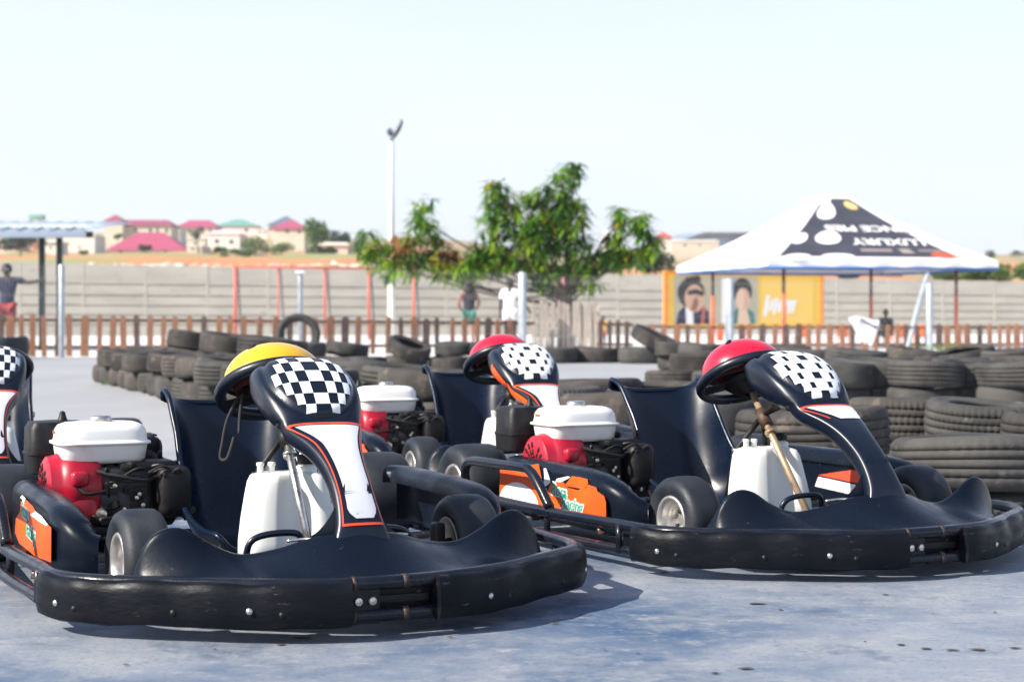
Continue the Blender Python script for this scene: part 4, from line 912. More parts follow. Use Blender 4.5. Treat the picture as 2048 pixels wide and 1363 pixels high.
one('board', (pv+pb_, [(0, 1, 2, 3), (7, 6, 5, 4), (0, 4, 5, 1), (1, 5, 6, 2), (2, 6, 7, 3), (3, 7, 4, 0)]), M['boardyellow'], bb, smooth=False)
mb = MB()
for q in ((-.012, -.03, .012, 1.02), (.988, -.03, 1.012, 1.02), (.012, .97, .988, 1.03), (.012, -.04, .988, .0)):
    v0, _ = bquad(*q, .05); v1, _ = bquad(*q, -.05); mb.add((v0+v1, [(0, 1, 2, 3), (7, 6, 5, 4), (0, 4, 5, 1), (1, 5, 6, 2), (2, 6, 7, 3), (3, 7, 4, 0)]), M['boardorange'])
obj('frame', mb.mesh('frame', smooth=False), bb)
mb = MB(); mb.add(bquad(.60, .05, .94, .93, .034), M['boardpale']); mb.add(bquad(.05, .04, .58, .94, .034), M['photo_bg'])
obj('print_panels', mb.mesh('print_panels', smooth=False), bb)
mb = MB()                                   # printed portraits: a dark haired man and a woman, no likeness meant
mb.add(bpoly([(.06, .04), (.27, .04), (.265, .28), (.20, .40), (.12, .40), (.075, .26)], .037), M['navy']); mb.add(bpoly([(.125, .04), (.17, .04), (.165, .38), (.12, .36)], .040), M['posterwhite'])
mb.add(bell(.155, .62, .085, .28, .043), M['hair']); mb.add(bell(.175, .52, .062, .26, .046), M['skin_p']); mb.add(bpoly([(.10, .78), (.22, .86), (.20, .95), (.12, .9)], .05), M['hair'])
mb.add(bpoly([(.215, .04), (.235, .04), (.245, .36), (.225, .38)], .041), M['redpaint']); mb.add(bquad(.345, .06, .40, .90, .04), M['posterwhite'])
mb.add(bpoly([(.40, .04), (.56, .04), (.555, .25), (.50, .36), (.45, .36), (.405, .22)], .037), M['greencloth']); mb.add(bell(.478, .66, .062, .25, .043), M['hair']); mb.add(bell(.48, .50, .045, .22, .046), M['skin_p2']); mb.add(bpoly([(.445, .04), (.53, .04), (.505, .34), (.455, .34)], .045), M['skin_p2'])
mb.add(bpoly([(.478, .30), (.515, .36), (.522, .55), (.505, .70), (.485, .71), (.49, .5)], .049), M['skin_p'])
mb.add(bpoly([(.13, .66), (.185, .70), (.232, .64), (.225, .56), (.18, .60), (.135, .58)], .052), M['hair']); mb.add(bpoly([(.15, .30), (.185, .28), (.20, .44), (.19, .56), (.17, .5)], .051), M['skin_b'])
obj('printed_portrait', mb.mesh('printed_portrait', smooth=False), bb)
mb = MB()
for k, (s0, w0, t0, t1) in enumerate(((.62, .025, .20, .60), (.655, .018, .30, .52), (.68, .02, .24, .55), (.71, .022, .28, .50), (.742, .02, .24, .53), (.772, .022, .26, .50), (.80, .018, .27, .49))):
    mb.add(bpoly([(s0-.01, t0), (s0+w0-.01, t0-.02), (s0+w0+.012, t1-.02), (s0+.012, t1)], .04), M['posterwhite'])
mb.add(bpoly([(.63, .36), (.80, .40), (.84, .50), (.70, .44)], .042), M['posterwhite']); obj('brush_lettering', mb.mesh('brush_lettering', smooth=False), bb)
for s_ in (.08, .5, .92): one('board_leg', tube([tuple(bp(s_, 0, -.06)+Vector((0, 0, -zb0))), tuple(bp(s_, .9, -.06))], .05, 8), M['redpaint'], bb)

# ------------------------------------------------------------------ foliage helpers
def leaf_blade(p, d, up, L, W):
    "drooping folded blade: p base, d outward direction"
    s = d.cross(up).normalized(); v = []; f = []
    for i, (t, k) in enumerate(((0, .12), (.28, .9), (.62, .85), (1, .02))):
        c = p+d*(L*t)+Vector((0, 0, -L*.32*t*t)); v += [c-s*(W*k/2), c+up*(-.0)+Vector((0, 0, -.12*W*k)), c+s*(W*k/2)]
    for i in range(3): f += [(i*3, i*3+1, i*3+4, i*3+3), (i*3+1, i*3+2, i*3+5, i*3+4)]
    return v, f
def crown_cards(mb, c, r, n, size, m, rnd):
    for _ in range(n):
        while True:
            q = Vector((rnd.uniform(-1, 1), rnd.uniform(-1, 1), rnd.uniform(-1, 1)))
            if .25 < q.length < 1: break
        p = Vector(c)+Vector((q.x*r[0], q.y*r[1], q.z*r[2])); a = Vector((rnd.gauss(0, 1), rnd.gauss(0, 1), rnd.gauss(0, 1))).normalized(); b = a.orthogonal().normalized(); e = a.cross(b); s = size*rnd.uniform(.5, 1.3)
        mb.add(([p-b*s, p+e*s*.6, p+b*s, p-e*s*.6], [(0, 1, 2, 3)]), m)
# mango tree in its slatted guard
mt = thing('mango_tree', 'low spreading mango tree with drooping leaf clusters and rust patches, inside the slatted guard', 'tree', at(1128, 44))
mo = mt.location.copy(); rm = random.Random(21)
CL = [(850, 440, 34, 52, 15), (835, 490, 55, 34, 18), (738, 488, 26, 30, 10), (785, 505, 46, 30, 15), (880, 520, 50, 26, 15), (935, 528, 48, 24, 18), (905, 538, 60, 18, 14), (962, 512, 36, 30, 14), (800, 535, 50, 18, 8), (1135, 420, 40, 50, 14), (1075, 455, 50, 40, 14), (990, 388, 24, 38, 10), (1018, 425, 42, 44, 20), (985, 470, 32, 55, 17), (1078, 418, 42, 55, 24), (1128, 375, 32, 50, 17), (1148, 338, 8, 16, 4),
      (1130, 450, 55, 55, 30), (1062, 498, 62, 42, 28), (1000, 522, 48, 26, 15), (1152, 512, 52, 42, 24), (1172, 556, 24, 26, 9), (1098, 545, 36, 24, 12), (1240, 437, 10, 36, 8), (1236, 490, 24, 32, 11), (1281, 448, 18, 32, 9), (1302, 487, 16, 26, 8), (1222, 515, 36, 22, 11), (1275, 508, 20, 22, 7)]
mb = MB(); tips = []
for u, v, ru, rv, n in CL:
    for _ in range(int(n*1.8)):
        while True:
            q = Vector((rm.uniform(-1, 1), rm.uniform(-1, 1), rm.uniform(-1, 1)))
            if q.length < 1: break
        D = 44+q.y*max(ru, rv)*44/FPX*1.1; p = at(u+q.x*ru, D, zv(v+q.z*rv, 44))-mo; tips.append((u, v, p))
        rust = math.hypot((u+q.x*ru-795)/24, (v+q.z*rv-478)/24) < 1 or math.hypot((u+q.x*ru-906)/24, (v+q.z*rv-500)/22) < 1.1
        yel = math.hypot((u+q.x*ru-885)/24, (v+q.z*rv-520)/18) < 1 or rm.random() < .03
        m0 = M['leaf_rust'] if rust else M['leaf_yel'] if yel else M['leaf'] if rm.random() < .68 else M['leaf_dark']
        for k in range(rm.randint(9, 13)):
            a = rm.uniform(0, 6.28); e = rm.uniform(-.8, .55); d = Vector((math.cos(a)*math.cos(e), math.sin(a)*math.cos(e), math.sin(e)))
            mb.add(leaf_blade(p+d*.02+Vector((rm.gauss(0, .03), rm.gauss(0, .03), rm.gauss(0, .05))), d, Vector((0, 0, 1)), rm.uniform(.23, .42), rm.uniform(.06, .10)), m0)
obj('crown', mb.mesh('crown', smooth=False), mt)
mb = MB(); mb.add(tube([(0, 0, 0), (.03, 0, .5), (-.02, .05, 1.0), (.05, 0, 1.45)], (.14, .10), 12, 5), M['bark']); hub = Vector((.05, 0, 1.42))
for i, (u, v, ru, rv, n) in enumerate(CL):
    e = at(u, 44+rm.uniform(-.4, .4), zv(v, 44))-mo; mid = hub+(e-hub)*.5+Vector((0, rm.uniform(-.2, .2), rm.uniform(-.45, -.1) if e.x < -1.5 else rm.uniform(-.15, .1)))
    mb.add(tube([hub-Vector((0, 0, .2*(i % 3))), mid, e, e+Vector((0, 0, rv*.5*44/FPX))], (.034, .008), 7, 5), M['bark'])
obj('trunk', mb.mesh('trunk'), mt)
tg = thing('tree_guard', 'square guard of weathered grey slats around the foot of the mango tree', 'tree guard', at(1130, 43.5)); gz = 1.13
def slat_me(): 
    return MB().add(box((0, 0, .5), (.095, .022, 1.0), .004, 1), M['greywood']).mesh('slat', smooth=False)
sm = slat_me()
for side in range(4):
    for k in range(12):
        if side == 2 and k % 2: continue
        x = -.80+1.6*(k+.5)/12; p = Matrix.Rotation(side*math.pi/2, 3, 'Z') @ Vector((x, -.82, 0)); s_ = obj('slat', sm, tg, p, (0, R(rm.uniform(-3.5, 3.5)), side*math.pi/2)); s_.scale = (rm.uniform(.8, 1.2), 1, gz*rm.uniform(.93, 1.03))
for z in (.3, .85): one('guard_rail', tube([(-.8, -.8, z), (.8, -.8, z), (.8, .8, z), (-.8, .8, z)], .02, 6, 1, True, smooth=False), M['greywood'], tg)
# ------------------------------------------------------------------ far bushes and trees
rb = random.Random(5)
def bush(label, u, v, ru, rv, D, m, cat='bush', group='bushes and trees beyond the wall', trunk=True, n=None):
    s = D/FPX; zc = zv(v, D); zg = min(tz(u, D) if D > 100 else 0, zc-rv*s*.6); t = thing('far_tree' if cat == 'tree' else 'far_bush', label, cat, at(u, D, zg), group=group); o = t.location.copy(); mb = MB()
    k = max(3, int(5*max(ru, rv)/25))
    for _ in range(k):
        c = (rb.uniform(-.6, .6)*ru*s, rb.uniform(-.5, .5)*min(ru, rv)*s, zc-zg+rb.uniform(-.6, .55)*rv*s); rr = rb.uniform(.48, .68)
        crown_cards(mb, c, (ru*s*rr*min(1, 2.2*rv/ru), rv*s*rr*1.1, rv*s*rr*1.1), (n or 190), max(.14, min(ru, rv)*s*.15), m, rb)
    obj('crown', mb.mesh('crown', smooth=False), t)
    if trunk: one('trunk', tube([(0, 0, -.4), (.05*ru*s, 0, (zc-zg)*.6), (0, 0, zc-zg+rv*s*.3)], (.10*rv*s, .03*rv*s), 8), M['bark'], t)
B = 'bush'; Tr = 'tree'
for a in (('dark tree behind the shelter columns at the left edge', 40, 484, 46, 20, 260, M['bush_d'], Tr), ('small tree in front of the second crimson roof', 395, 466, 14, 12, 280, M['bush_d'], Tr), ('small dark tree before the large maroon roof', 292, 498, 14, 9, 250, M['bush_d'], Tr),
          ('low hedge below the white two-window house', 438, 499, 34, 6, 255, M['bush'], B), ('bright bush left of the tall far tree', 510, 490, 28, 16, 262, M['bush'], B), ('green bush at the foot of the green-roofed house', 470, 505, 60, 7, 250, M['bush'], B), ('wide bush along the field below the cream house', 640, 500, 50, 9, 256, M['bush'], B), ('pale green bush in front of the cream house', 562, 494, 26, 14, 258, M['bush'], B), ('tall bushy green tree above the right maroon roof', 632, 468, 28, 30, 255, M['bush'], Tr),
          ('grey-green round tree right of the tall far tree', 680, 478, 22, 24, 300, M['bush_d'], Tr), ('thin tree at the left of the mango tree', 716, 484, 14, 22, 320, M['bush_d'], Tr), ('small bush by the long maroon house', 235, 474, 12, 7, 330, M['bush'], B), ('low bush under the beige box house', 165, 506, 14, 5, 240, M['bush'], B)): bush(*a)
for a in (('bush over the wall right of the mango tree', 1235, 524, 40, 24, 118, M['bush_d'], B), ('dense bush over the wall left of the billboard', 1310, 522, 40, 24, 120, M['bush_d'], B), ('bush showing between tent edge and billboard', 1405, 540, 40, 14, 124, M['bush_d'], B), ('bush under the middle of the tent roof', 1700, 543, 48, 17, 128, M['bush_d'], B), ('light bush right of the middle tent leg', 1795, 545, 26, 17, 126, M['bush'], B),
          ('bright green bush left of the right tent leg', 1880, 547, 46, 19, 124, M['bush'], B), ('bright green bush right of the right tent leg', 1975, 548, 50, 19, 122, M['bush'], B), ('bright green bush at the right edge of the photo', 2060, 548, 44, 20, 124, M['bush'], B), ('lone tree on the skyline right of the tent', 1985, 506, 18, 9, 420, M['bush_d'], Tr), ('tree on the skyline at the right edge', 2036, 508, 20, 7, 430, M['bush_d'], Tr)): bush(*a)
# ------------------------------------------------------------------ far houses
def house(label, u0, u1, vr, ve, vb, D, roof, wall, ridge=(.35, .65), wins=(), depth=9., cat='house', over=.4):
    s = D/FPX; w_ = (u1-u0)*s; zb = zv(vb, D); zE, zR = zv(ve, D)-zb, zv(vr, D)-zb; h = thing('far_house', label, cat, at((u0+u1)/2, D, zb), group='houses on the far hillside'); x = w_/2
    one('wall', box((0, depth/2, (zE-.05)/2-1), (w_-2*over, depth-2*over, zE-.05+2)), wall, h, smooth=False)
    a, b = -x+w_*ridge[0], -x+w_*ridge[1]; y0, y1 = 0, depth; ym = depth/2
    one('roof', ([(-x, y0, zE), (x, y0, zE), (x, y1, zE), (-x, y1, zE), (a, ym, zR), (b, ym, zR), (-x, y0, zE-.18), (x, y0, zE-.18), (x, y1, zE-.18), (-x, y1, zE-.18)], [(0, 1, 5, 4), (1, 2, 5), (2, 3, 4, 5), (3, 0, 4), (0, 6, 7, 1), (1, 7, 8, 2), (2, 8, 9, 3), (3, 9, 6, 0), (9, 8, 7, 6)]), roof, h, smooth=False)
    for wu, wv, ww, wh in wins: 
        one('window', box(((wu-(u0+u1)/2)*s, over-.03, zv(wv, D)-zb), (ww*s, .08, wh*s)), M['winglass'], h, smooth=False)
    return h
house('house with the large maroon hipped roof low on the left', 212, 372, 461, 499, 512, 285, M['redroof'], M['pale'], (.30, .62), [(240, 504, 8, 5), (330, 504, 8, 5)], 12)
house('long beige house under a low maroon roof', 222, 345, 437, 450, 486, 385, M['maroon'], M['cream'], (.1, .85), [(270, 459, 5, 8), (300, 460, 5, 8), (314, 460, 4, 10), (332, 461, 5, 8)], 10)
house('narrow tower with pointed maroon roof at the end of the long beige house', 203, 248, 428, 443, 484, 382, M['maroon'], M['cream'], (.45, .55), [], 6)
house('house with crimson roof left of the green roof', 352, 434, 438, 453, 482, 430, M['redroof'], M['cream'], (.25, .75), [(378, 462, 6, 6), (420, 461, 5, 6)])
house('house with the only green roof', 430, 516, 437, 451, 480, 470, M['greenroof'], M['pale'], (.40, .60), [(492, 460, 6, 6)])
house('white two-window house with flat pinkish roof', 412, 481, 458, 466, 500, 300, M['posterpink'], M['pale'], (.25, .6), [(433, 482, 8, 7), (462, 483, 8, 7)], 9, over=.2)
house('house with the dark slate pyramid roof', 534, 602, 430, 449, 480, 450, M['slate'], M['cream'], (.48, .52), [(540, 458, 5, 5)])
house('cream house with maroon roof beside the tall green tree', 542, 612, 438, 456, 496, 365, M['redroof'], M['cream'], (.40, .60), [(574, 462, 6, 7), (598, 463, 5, 7)])
house('beige box house without visible pitch behind the shelter columns', 118, 190, 466, 470, 506, 330, M['cream'], M['pale'], (.1, .9), [(158, 494, 4, 4)], over=.1)
house('small beige house half hidden by the mango tree on the left', 636, 700, 482, 488, 504, 290, M['pale'], M['cream'], (.2, .8), [])
house('low white house between shelter and large maroon roof', 84, 116, 478, 482, 506, 310, M['posterwhite'], M['pale'], (.2, .8), [(100, 495, 4, 4)])
house('beige house at the far left edge', -20, 36, 484, 490, 506, 300, M['posterwhite'], M['cream'], (.2, .8), [])
house('long pale building on the skyline left of the tent', 1326, 1440, 478, 482, 506, 480, M['pale'], M['cream'], (.05, .95), [(1370, 490, 5, 4), (1400, 490, 4, 4)], over=.2)
house('small house with a pointed red roof right of the mango tree', 1312, 1346, 462, 474, 500, 460, M['redpaint'], M['pale'], (.45, .55), [])
house('white gabled house seen through the right of the mango tree', 1205, 1240, 458, 480, 498, 300, M['posterwhite'], M['pale'], (.2, .8), [])
house('low beige buildings between the large maroon and crimson roofs', 372, 412, 472, 476, 500, 345, M['pale'], M['cream'], (.2, .8), [(390, 486, 5, 5)], over=.2)
tank = thing('water_tower', 'tiny green-topped water tower above the shelter roof', 'water tower', at(74, 700, tz(74, 700)-1)); zz = zv(430, 700)-tz(74, 700)
one('tank', box((0, 0, zz), (6, 3, 2.2), .2), M['greenroof'], tank); one('support', box((0, 0, zz/2-.6), (2.5, 2.5, zz), .1), M['pale'], tank)
hv = [(*at(u, 1450)[:2], zv(v, 1450)) for u, v in ((1330, 490), (1352, 470), (1372, 467), (1392, 480), (1410, 478), (1440, 464), (1470, 470), (1500, 490))]
hb = [(p[0], p[1]+500, zv(495, 1450)) for p in hv]; hf = [(p[0], p[1]-300, zv(500, 1450)) for p in hv]
nh = len(hv); tag(one('far_hills', (hf+hv+hb, [(r_*nh+i, r_*nh+i+1, (r_+1)*nh+i+1, (r_+1)*nh+i) for r_ in range(2) for i in range(nh-1)]), mat('hazy_hill', (.20, .26, .34), .95)), kind='structure')  # bluish distance haze is put into the hill colour

# ------------------------------------------------------------------ people
def skin_obj(name, J, E, Rd, m, parent, sub=1):
    me = bpy.data.meshes.new(name); ids = {k: i for i, k in enumerate(J)}
    me.from_pydata([tuple(J[k]) for k in J], [(ids[a], ids[b]) for a, b in E], []); me.materials.append(m)
    o = obj(name, me, parent); o.modifiers.new('skin', 'SKIN'); sl = me.skin_vertices[0].data if me.skin_vertices else None
    if sl is None: me.attributes; 
    for k, i in ids.items():
        r = Rd.get(k, .05); me.skin_vertices[0].data[i].radius = r if isinstance(r, tuple) else (r, r); me.skin_vertices[0].data[i].use_root = (i == 0)
    s = o.modifiers.new('sub', 'SUBSURF'); s.levels = sub; s.render_levels = sub; o.modifiers['skin'].use_smooth_shade = True
    return o
def skin_layer(me):
    bm = bmesh.new(); bm.from_mesh(me); bm.verts.layers.skin.verify(); bm.to_mesh(me); bm.free()
_so = skin_obj
def skin_obj(name, J, E, Rd, m, parent, sub=1):
    me = bpy.data.meshes.new(name); ids = {k: i for i, k in enumerate(J)}
    me.from_pydata([tuple(J[k]) for k in J], [(ids[a], ids[b]) for a, b in E], []); me.materials.append(m); skin_layer(me)
    for k, i in ids.items():
        r = Rd.get(k, .05); d = me.skin_vertices[0].data[i]; d.radius = r if isinstance(r, tuple) else (r, r); d.use_root = (i == 0)
    o = obj(name, me, parent); k = o.modifiers.new('skin', 'SKIN'); k.use_smooth_shade = True
    s = o.modifiers.new('sub', 'SUBSURF'); s.levels = sub; s.render_levels = sub; return o
BASE = dict(pel=(0, 0, .95), spn=(0, -.01, 1.12), chest=(0, 0, 1.32), nck=(0, .0, 1.47), hd=(0, .02, 1.58), top=(0, .02, 1.69), shL=(-.17, 0, 1.40), elL=(-.23, -.02, 1.13), wrL=(-.24, .04, .89), hnL=(-.24, .06, .80), shR=(.17, 0, 1.40), elR=(.23, -.02, 1.13), wrR=(.24, .04, .89), hnR=(.24, .06, .80),
            hpL=(-.09, 0, .90), knL=(-.10, .01, .50), anL=(-.10, -.02, .09), toL=(-.11, .13, .03), hpR=(.09, 0, .90), knR=(.10, .01, .50), anR=(.10, -.02, .09), toR=(.11, .13, .03))
EDG = [('pel', 'spn'), ('spn', 'chest'), ('chest', 'nck'), ('nck', 'hd'), ('hd', 'top')]+[(a+s, b+s) for s in 'LR' for a, b in (('sh', 'el'), ('el', 'wr'), ('wr', 'hn'), ('hp', 'kn'), ('kn', 'an'), ('an', 'to'))]+[('chest', 'shL'), ('chest', 'shR'), ('pel', 'hpL'), ('pel', 'hpR')]
RAD = dict(pel=(.13, .10), spn=(.12, .09), chest=(.14, .10), nck=.05, hd=.085, top=.06, shL=.055, elL=.042, wrL=.03, hnL=(.038, .02), hpL=.085, knL=.055, anL=.038, toL=.035)
for k in list(RAD):
    if k.endswith('L'): RAD[k[:-1]+'R'] = RAD[k]
def person(label, loc, yaw, skin, over, shirt=None, sleeve=.6, shorts=None, leg=.75, hair=None, scale=1., feats=True):
    J = {k: Vector(over.get(k, v)) for k, v in BASE.items()}
    p = thing('person', label, 'person', loc, (0, 0, R(yaw))); p.scale = (scale,)*3
    skin_obj('body', J, EDG, RAD, skin, p, 2)
    if shirt:
        K = {k: J[k] for k in ('pel', 'spn', 'chest', 'shL', 'shR')}; K['low'] = J['pel']+(J['pel']-J['spn'])*.35; K['col'] = J['chest']+(J['nck']-J['chest'])*.6
        E = [('pel', 'spn'), ('spn', 'chest'), ('chest', 'shL'), ('chest', 'shR'), ('pel', 'low'), ('chest', 'col')]
        if sleeve:
            for s in 'LR': K['sl'+s] = J['sh'+s]+(J['el'+s]-J['sh'+s])*sleeve; E.append(('sh'+s, 'sl'+s))
        skin_obj('shirt', K, E, dict(pel=(.155, .125), spn=(.148, .118), chest=(.165, .125), shL=.075, shR=.075, slL=.07, slR=.07, low=(.16, .13), col=.075), shirt, p, 2)
    if shorts:
        K = {'pel': J['pel']}; E = []
        for s in 'LR': K['hp'+s] = J['hp'+s]; K['mid'+s] = J['hp'+s]+(J['kn'+s]-J['hp'+s])*min(1, leg); E += [('pel', 'hp'+s), ('hp'+s, 'mid'+s)]
        if leg > 1:
            for s in 'LR': K['mid'+s] = J['kn'+s]; K['en'+s] = J['kn'+s]+(J['an'+s]-J['kn'+s])*(leg-1); E.append(('mid'+s, 'en'+s))
        skin_obj('shorts', K, E, dict(pel=(.145, .115), hpL=.105, hpR=.105, midL=.085, midR=.085, enL=.065, enR=.065), shorts, p, 2)
    if hair:
        hc = J['hd']+(J['top']-J['hd'])*.45
        one('hair', ellipsoid(tuple(hc+Vector((0, -.018, .0))), (.096, .104, .105), 16, 10), M['hair'], p)
        if hair == 'afro': one('hair_puff', ellipsoid(tuple(hc+Vector((0, -.03, -.16))), (.15, .10, .12), 16, 10), M['hair'], p)
    if feats:
        hc = J['hd']+Vector((0, .085, .035))
        one('nose', ellipsoid(tuple(hc+Vector((0, .012, -.03))), (.014, .02, .02), 8, 6), skin, p)
        for s in (-1, 1):
            one('eye', ellipsoid(tuple(hc+Vector((s*.032, -.004, .0))), (.012, .008, .008), 8, 6), M['posterwhite'], p); one('ear', ellipsoid(tuple(J['hd']+Vector((s*.092, 0, .01))), (.012, .02, .032), 8, 6), skin, p)
        one('mouth', ellipsoid(tuple(hc+Vector((0, -.002, -.065))), (.022, .006, .007), 8, 6), M['lining'], p)
    for s in 'LR':                          # five fingers on each hand
        w_, h_ = J['wr'+s], J['hn'+s]; d = (h_-w_).normalized(); sd_ = d.orthogonal().normalized()
        mbh = MB()
        for k in range(4): b0 = h_+sd_*(.013*(k-1.5)); mbh.add(tube([b0-d*.02, b0+d*.035, b0+d*(.065+.008*(k in (1, 2)))+sd_.cross(d)*.015], (.008, .006), 6, 3), skin)
        b0 = w_+d*.035; mbh.add(tube([b0, b0+sd_*.03+d*.02, b0+sd_*.042+d*.05], (.009, .007), 6, 3), skin); obj('fingers', mbh.mesh('fingers'), p)
    return p
person('man in navy shirt and red shorts gripping the shelter column at the left edge', at(14, 36.5), 180, M['skin_d'], dict(shL=(-.17, 0, 1.42), elL=(-.42, .05, 1.36), wrL=(-.64, .10, 1.40), hnL=(-.71, .12, 1.41)), M['navy'], .7, M['redcloth'], .9, 'short', 1.09)
person('woman seen from behind in black top and green shorts, left of the mango trunk', at(938, 42.5), 5, M['skin_b'], dict(elL=(-.26, .0, 1.14), wrL=(-.20, .16, .98), hnL=(-.16, .2, .95), elR=(.26, .0, 1.14), wrR=(.19, .16, 1.0), hnR=(.14, .2, .98)), M['darkcloth'], 0, M['greencloth'], .80, 'afro', .97)
person('man in white shirt seen from behind beside the grey post', at(1020, 42.), -5, M['skin_d'], dict(elR=(.30, .02, 1.16), wrR=(.42, .08, .98), hnR=(.46, .1, .92)), M['whitecloth'], .75, M['whitecloth'], .55, 'short', .99)
person('person in pink plaid shirt half hidden by the mango leaves above the slatted guard', at(1132, 46.5, .42), 175, M['skin_b'], {}, M['pinkcloth'], .8, M['darkcloth'], 1.3, 'short', 1.02)
person('small child in yellow top behind the short dark picket stretch', at(1206, 41), 180, M['skin_d'], {}, M['yellowcloth'], .5, M['redcloth'], .6, 'short', .47)
sit = dict(pel=(0, 0, .50), spn=(0, -.03, .68), chest=(0, -.02, .88), nck=(0, 0, 1.03), hd=(0, .03, 1.14), top=(0, .03, 1.25), shL=(-.17, 0, .96), shR=(.17, 0, .96), elL=(-.24, .06, .72), elR=(.24, .06, .72), wrL=(-.18, .26, .62), wrR=(.18, .26, .62), hnL=(-.14, .33, .60), hnR=(.14, .33, .60), hpL=(-.09, .04, .48), hpR=(.09, .04, .48), knL=(-.12, .45, .50), knR=(.12, .45, .50), anL=(-.12, .44, .09), anR=(.12, .44, .09), toL=(-.12, .58, .03), toR=(.12, .58, .03))
person('person in dark clothes sitting on an orange chair under the canopy tent', at(1772, 44.5), 150, M['skin_d'], sit, M['darkcloth'], .8, M['darkcloth'], 1.4, 'short', .76)
# plastic chairs under the tent
def chair_mesh():
    mb = MB(); mb.add(grid(lambda a, b: (-.21+.42*a, -.20+.40*b, .44-.03*math.sin(math.pi*a)*math.sin(math.pi*b)), 8, 8), M['chair'])
    mb.add(grid(lambda a, b: (-.21+.42*a, -.20-.10*b-.04*math.sin(math.pi*a), .44+.42*b-.03*(2*a-1)**2*b), 8, 8), M['chair']); return mb.mesh('seat_shell')
ch = thing('plastic_chair', 'orange plastic chair under the seated person behind the right picket fence', 'chair', at(1772, 44.6), (0, 0, R(150)), 'orange plastic chairs under the canopy tent')
o = obj('seat_shell', chair_mesh(), ch); d = o.modifiers.new('solid', 'SOLIDIFY'); d.thickness = .014
for x, y in ((-.19, .18), (.19, .18), (-.19, -.2), (.19, -.2)): one('leg', tube([(x*.95, y*.95, .43), (x*1.15, y*1.2, 0)], (.024, .016), 8), M['chair'], ch)
for u, D, r_, lb in ((1797, 42.4, 12, 'orange plastic chair with its back to the fence, nearest the seated person'), (1842, 43, -20, 'orange plastic chair left of the leaning pale pole'), (1603, 43, 8, 'orange plastic chair below the right end of the billboard'), (1690, 43.4, -30, 'orange plastic chair left of the white cloth on the fence')):
    c = copy_tree(ch); c.location = at(u, D); c.rotation_euler = (0, 0, R(r_)); c['label'] = lb
def clothf(a, b):
    w_ = .62*(1-b)**.75+.10; return ((a-.5)*w_+.10*b, -.05-.03*math.sin(a*9)*(1-.3*b)-.04*math.sin(math.pi*min(1, b*3)), .74-.60*b+.05*math.sin(a*5))
o = one('draped_cloth', grid(clothf, 16, 14), M['whitecloth'], None, solid=.006, loc=at(1727, 40.1)); tag(o, 'white cloth hanging over the right picket fence beside the seated person', 'cloth')
one('cloth_band', grid(lambda a, b: tuple(Vector(clothf(.35+.6*a, .10+.10*b+.12*a))+Vector((0, -.012, 0))), 8, 2), M['navy'], o)
bp_ = thing('marker_post', 'short red and white post behind the right-hand helmet', 'post', at(1440, 38.6)); one('red_band', box((0, 0, .36), (.13, .10, .24), .01), M['legred'], bp_); one('white_band', box((0, 0, .12), (.128, .098, .239), .01), M['posterwhite'], bp_)
for o in [q for q in SC.objects if q.name.startswith('plastic_chair')]: o.scale = (.74, .74, .68)
# ------------------------------------------------------------------ weeds, debris
rw = random.Random(9)
def weed(label, u, D, h, n=16, wdt=.12):
    mb = MB()
    for _ in range(n):
        a = rw.uniform(0, 6.28); e = rw.uniform(.3, 1.3); d = Vector((math.cos(a)*math.cos(e), math.sin(a)*math.cos(e), math.sin(e))); mb.add(leaf_blade(Vector((rw.uniform(-wdt, wdt), rw.uniform(-.05, .05), rw.uniform(0, h*.5))), d, Vector((0, 0, 1)), h*rw.uniform(.4, .8), h*.14), M['weed'])
    tag(one('weed', MB().add((mb.v, mb.f), M['weed']) and (mb.v, mb.f), M['weed'], smooth=False, loc=at(u, D)), label, 'weed', 'weeds along the tyre walls')
weed('green weed at the left foot of the long tyre wall', 222, 19.3, .16); weed('small weed just right of the one at the wall foot', 242, 18.9, .09)
weed('green weed beside the standing tyre ring', 556, 24.2, .52, 22); weed('tall thin weed among the far right tyres', 1776, 18.4, .48, 26, .05)
weed('weed at the foot of the right grey fence post', 1845, 37, .28, 26, .3); weed('leafy weed right of the grey fence post on the right', 1898, 36, .30, 30, .25); weed('weed left of the leaning pale pole', 1950, 36.5, .2, 20, .3)
for u, lb in ((165, 'weed under the picket fence left of the tyre wall'), (70, 'weed under the picket fence at the left edge'), (395, 'weed behind the long tyre wall')): weed(lb, u, 33.1, .12, 18, .2)
mb = MB()
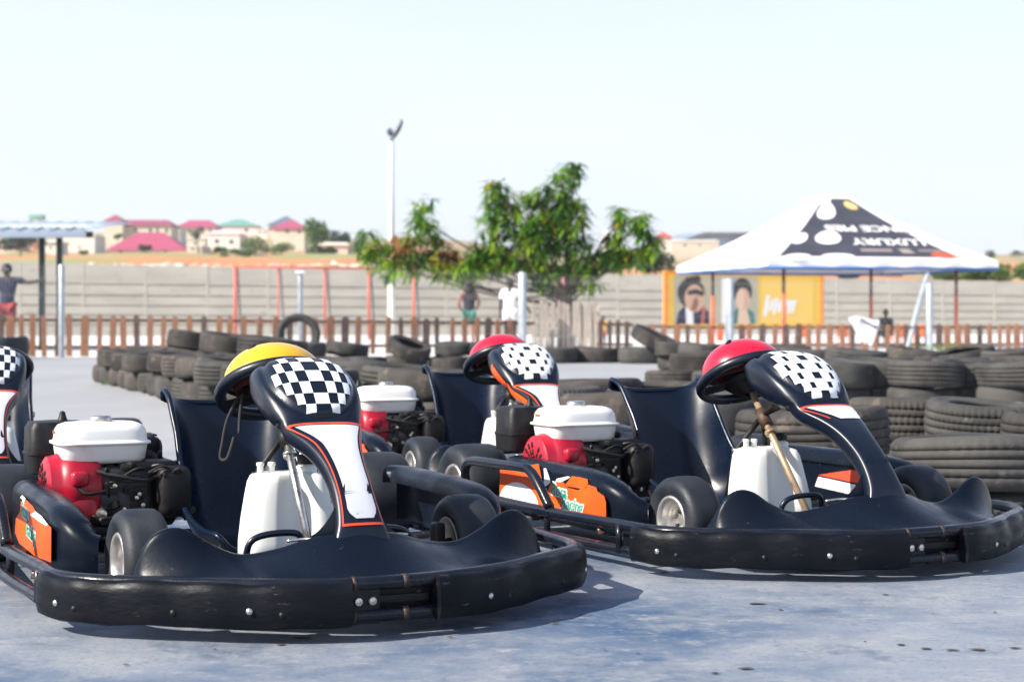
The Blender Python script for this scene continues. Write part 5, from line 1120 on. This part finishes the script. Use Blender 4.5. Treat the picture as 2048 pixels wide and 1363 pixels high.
for u, v, s in ((605, 1277, .035), (560, 1290, .02), (1380, 1127, .03), (1515, 1208, .028), (1490, 1338, .026), (1430, 1347, .016), (1800, 1290, .02), (1850, 1298, .02), (1905, 1301, .022), (1955, 1300, .03), (1770, 1190, .02), (1600, 1160, .012), (120, 1240, .012), (250, 1330, .012), (1275, 1308, .008), (1210, 1303, .006), (1730, 1285, .008), (1560, 1220, .014), (1330, 1145, .02), (1110, 1247, .016), (900, 1275, .012), (430, 1300, .009), (1990, 1226, .009), (2030, 1297, .02)):
    D = .737*FPX/(v-VH); c = at(u, D, .003); n = 7
    s *= .8; mb.add(([c+Vector((0, 0, .002))]+[c+Vector((s*1.1*rw.uniform(.4, 1)*math.cos(k*6.283/n), s*.7*rw.uniform(.4, 1)*math.sin(k*6.283/n), 0)) for k in range(n)], [(0, 1+k, 1+(k+1) % n) for k in range(n)]), M['debris'])
tag(obj('debris', mb.mesh('debris', smooth=False)), kind='stuff')

hzb = one('haze', box((0, 760, 38), (2400, 1560, 80)), None, smooth=False); hm = bpy.data.materials.new('haze_air'); hm.use_nodes = True; ht = hm.node_tree
ht.nodes.remove(ht.nodes['Principled BSDF']); pv_ = ht.nodes.new('ShaderNodeVolumePrincipled'); pv_.inputs['Density'].default_value = .00035; pv_.inputs['Color'].default_value = (.9, .93, 1, 1); pv_.inputs['Anisotropy'].default_value = .3
ht.links.new(pv_.outputs[0], ht.nodes['Material Output'].inputs['Volume']); hzb.data.materials.clear(); hzb.data.materials.append(hm); tag(hzb, kind='stuff')

# rubble along the foot of the far bank
rr_ = random.Random(17); mb = MB()
for _ in range(260):
    u = rr_.uniform(-60, 800); D = rr_.uniform(108, 124); s_ = rr_.uniform(.12, .5)*rr_.uniform(.5, 1.2); z = tz(u, D)
    mb.add(box(tuple(at(u, D, z+s_*.1)), (s_*rr_.uniform(1, 2.2), s_, s_*rr_.uniform(.5, 1)), s_*.15, 1, (rr_.uniform(-.5, .5), rr_.uniform(-.4, .4), rr_.uniform(0, 3))), rr_.choice([M['pale'], M['cream'], M['conc'], M['cream']]))
tag(obj('rubble', mb.mesh('rubble', smooth=False)), kind='stuff')
house('small cream house with a flat roof left of the white two-window house', 372, 404, 488, 491, 508, 280, M['pale'], M['cream'], (.1, .9), [(385, 498, 4, 4)], over=.1)
house('unfinished pale block behind the green-roofed house', 512, 536, 455, 457, 482, 455, M['cream'], M['pale'], (.05, .95), [(520, 464, 4, 5), (530, 464, 4, 5)], over=.1)
house('pale two-storey house behind the large maroon roof', 344, 360, 452, 454, 486, 405, M['cream'], M['pale'], (.05, .95), [(351, 462, 4, 5), (351, 473, 4, 5)], over=.1)
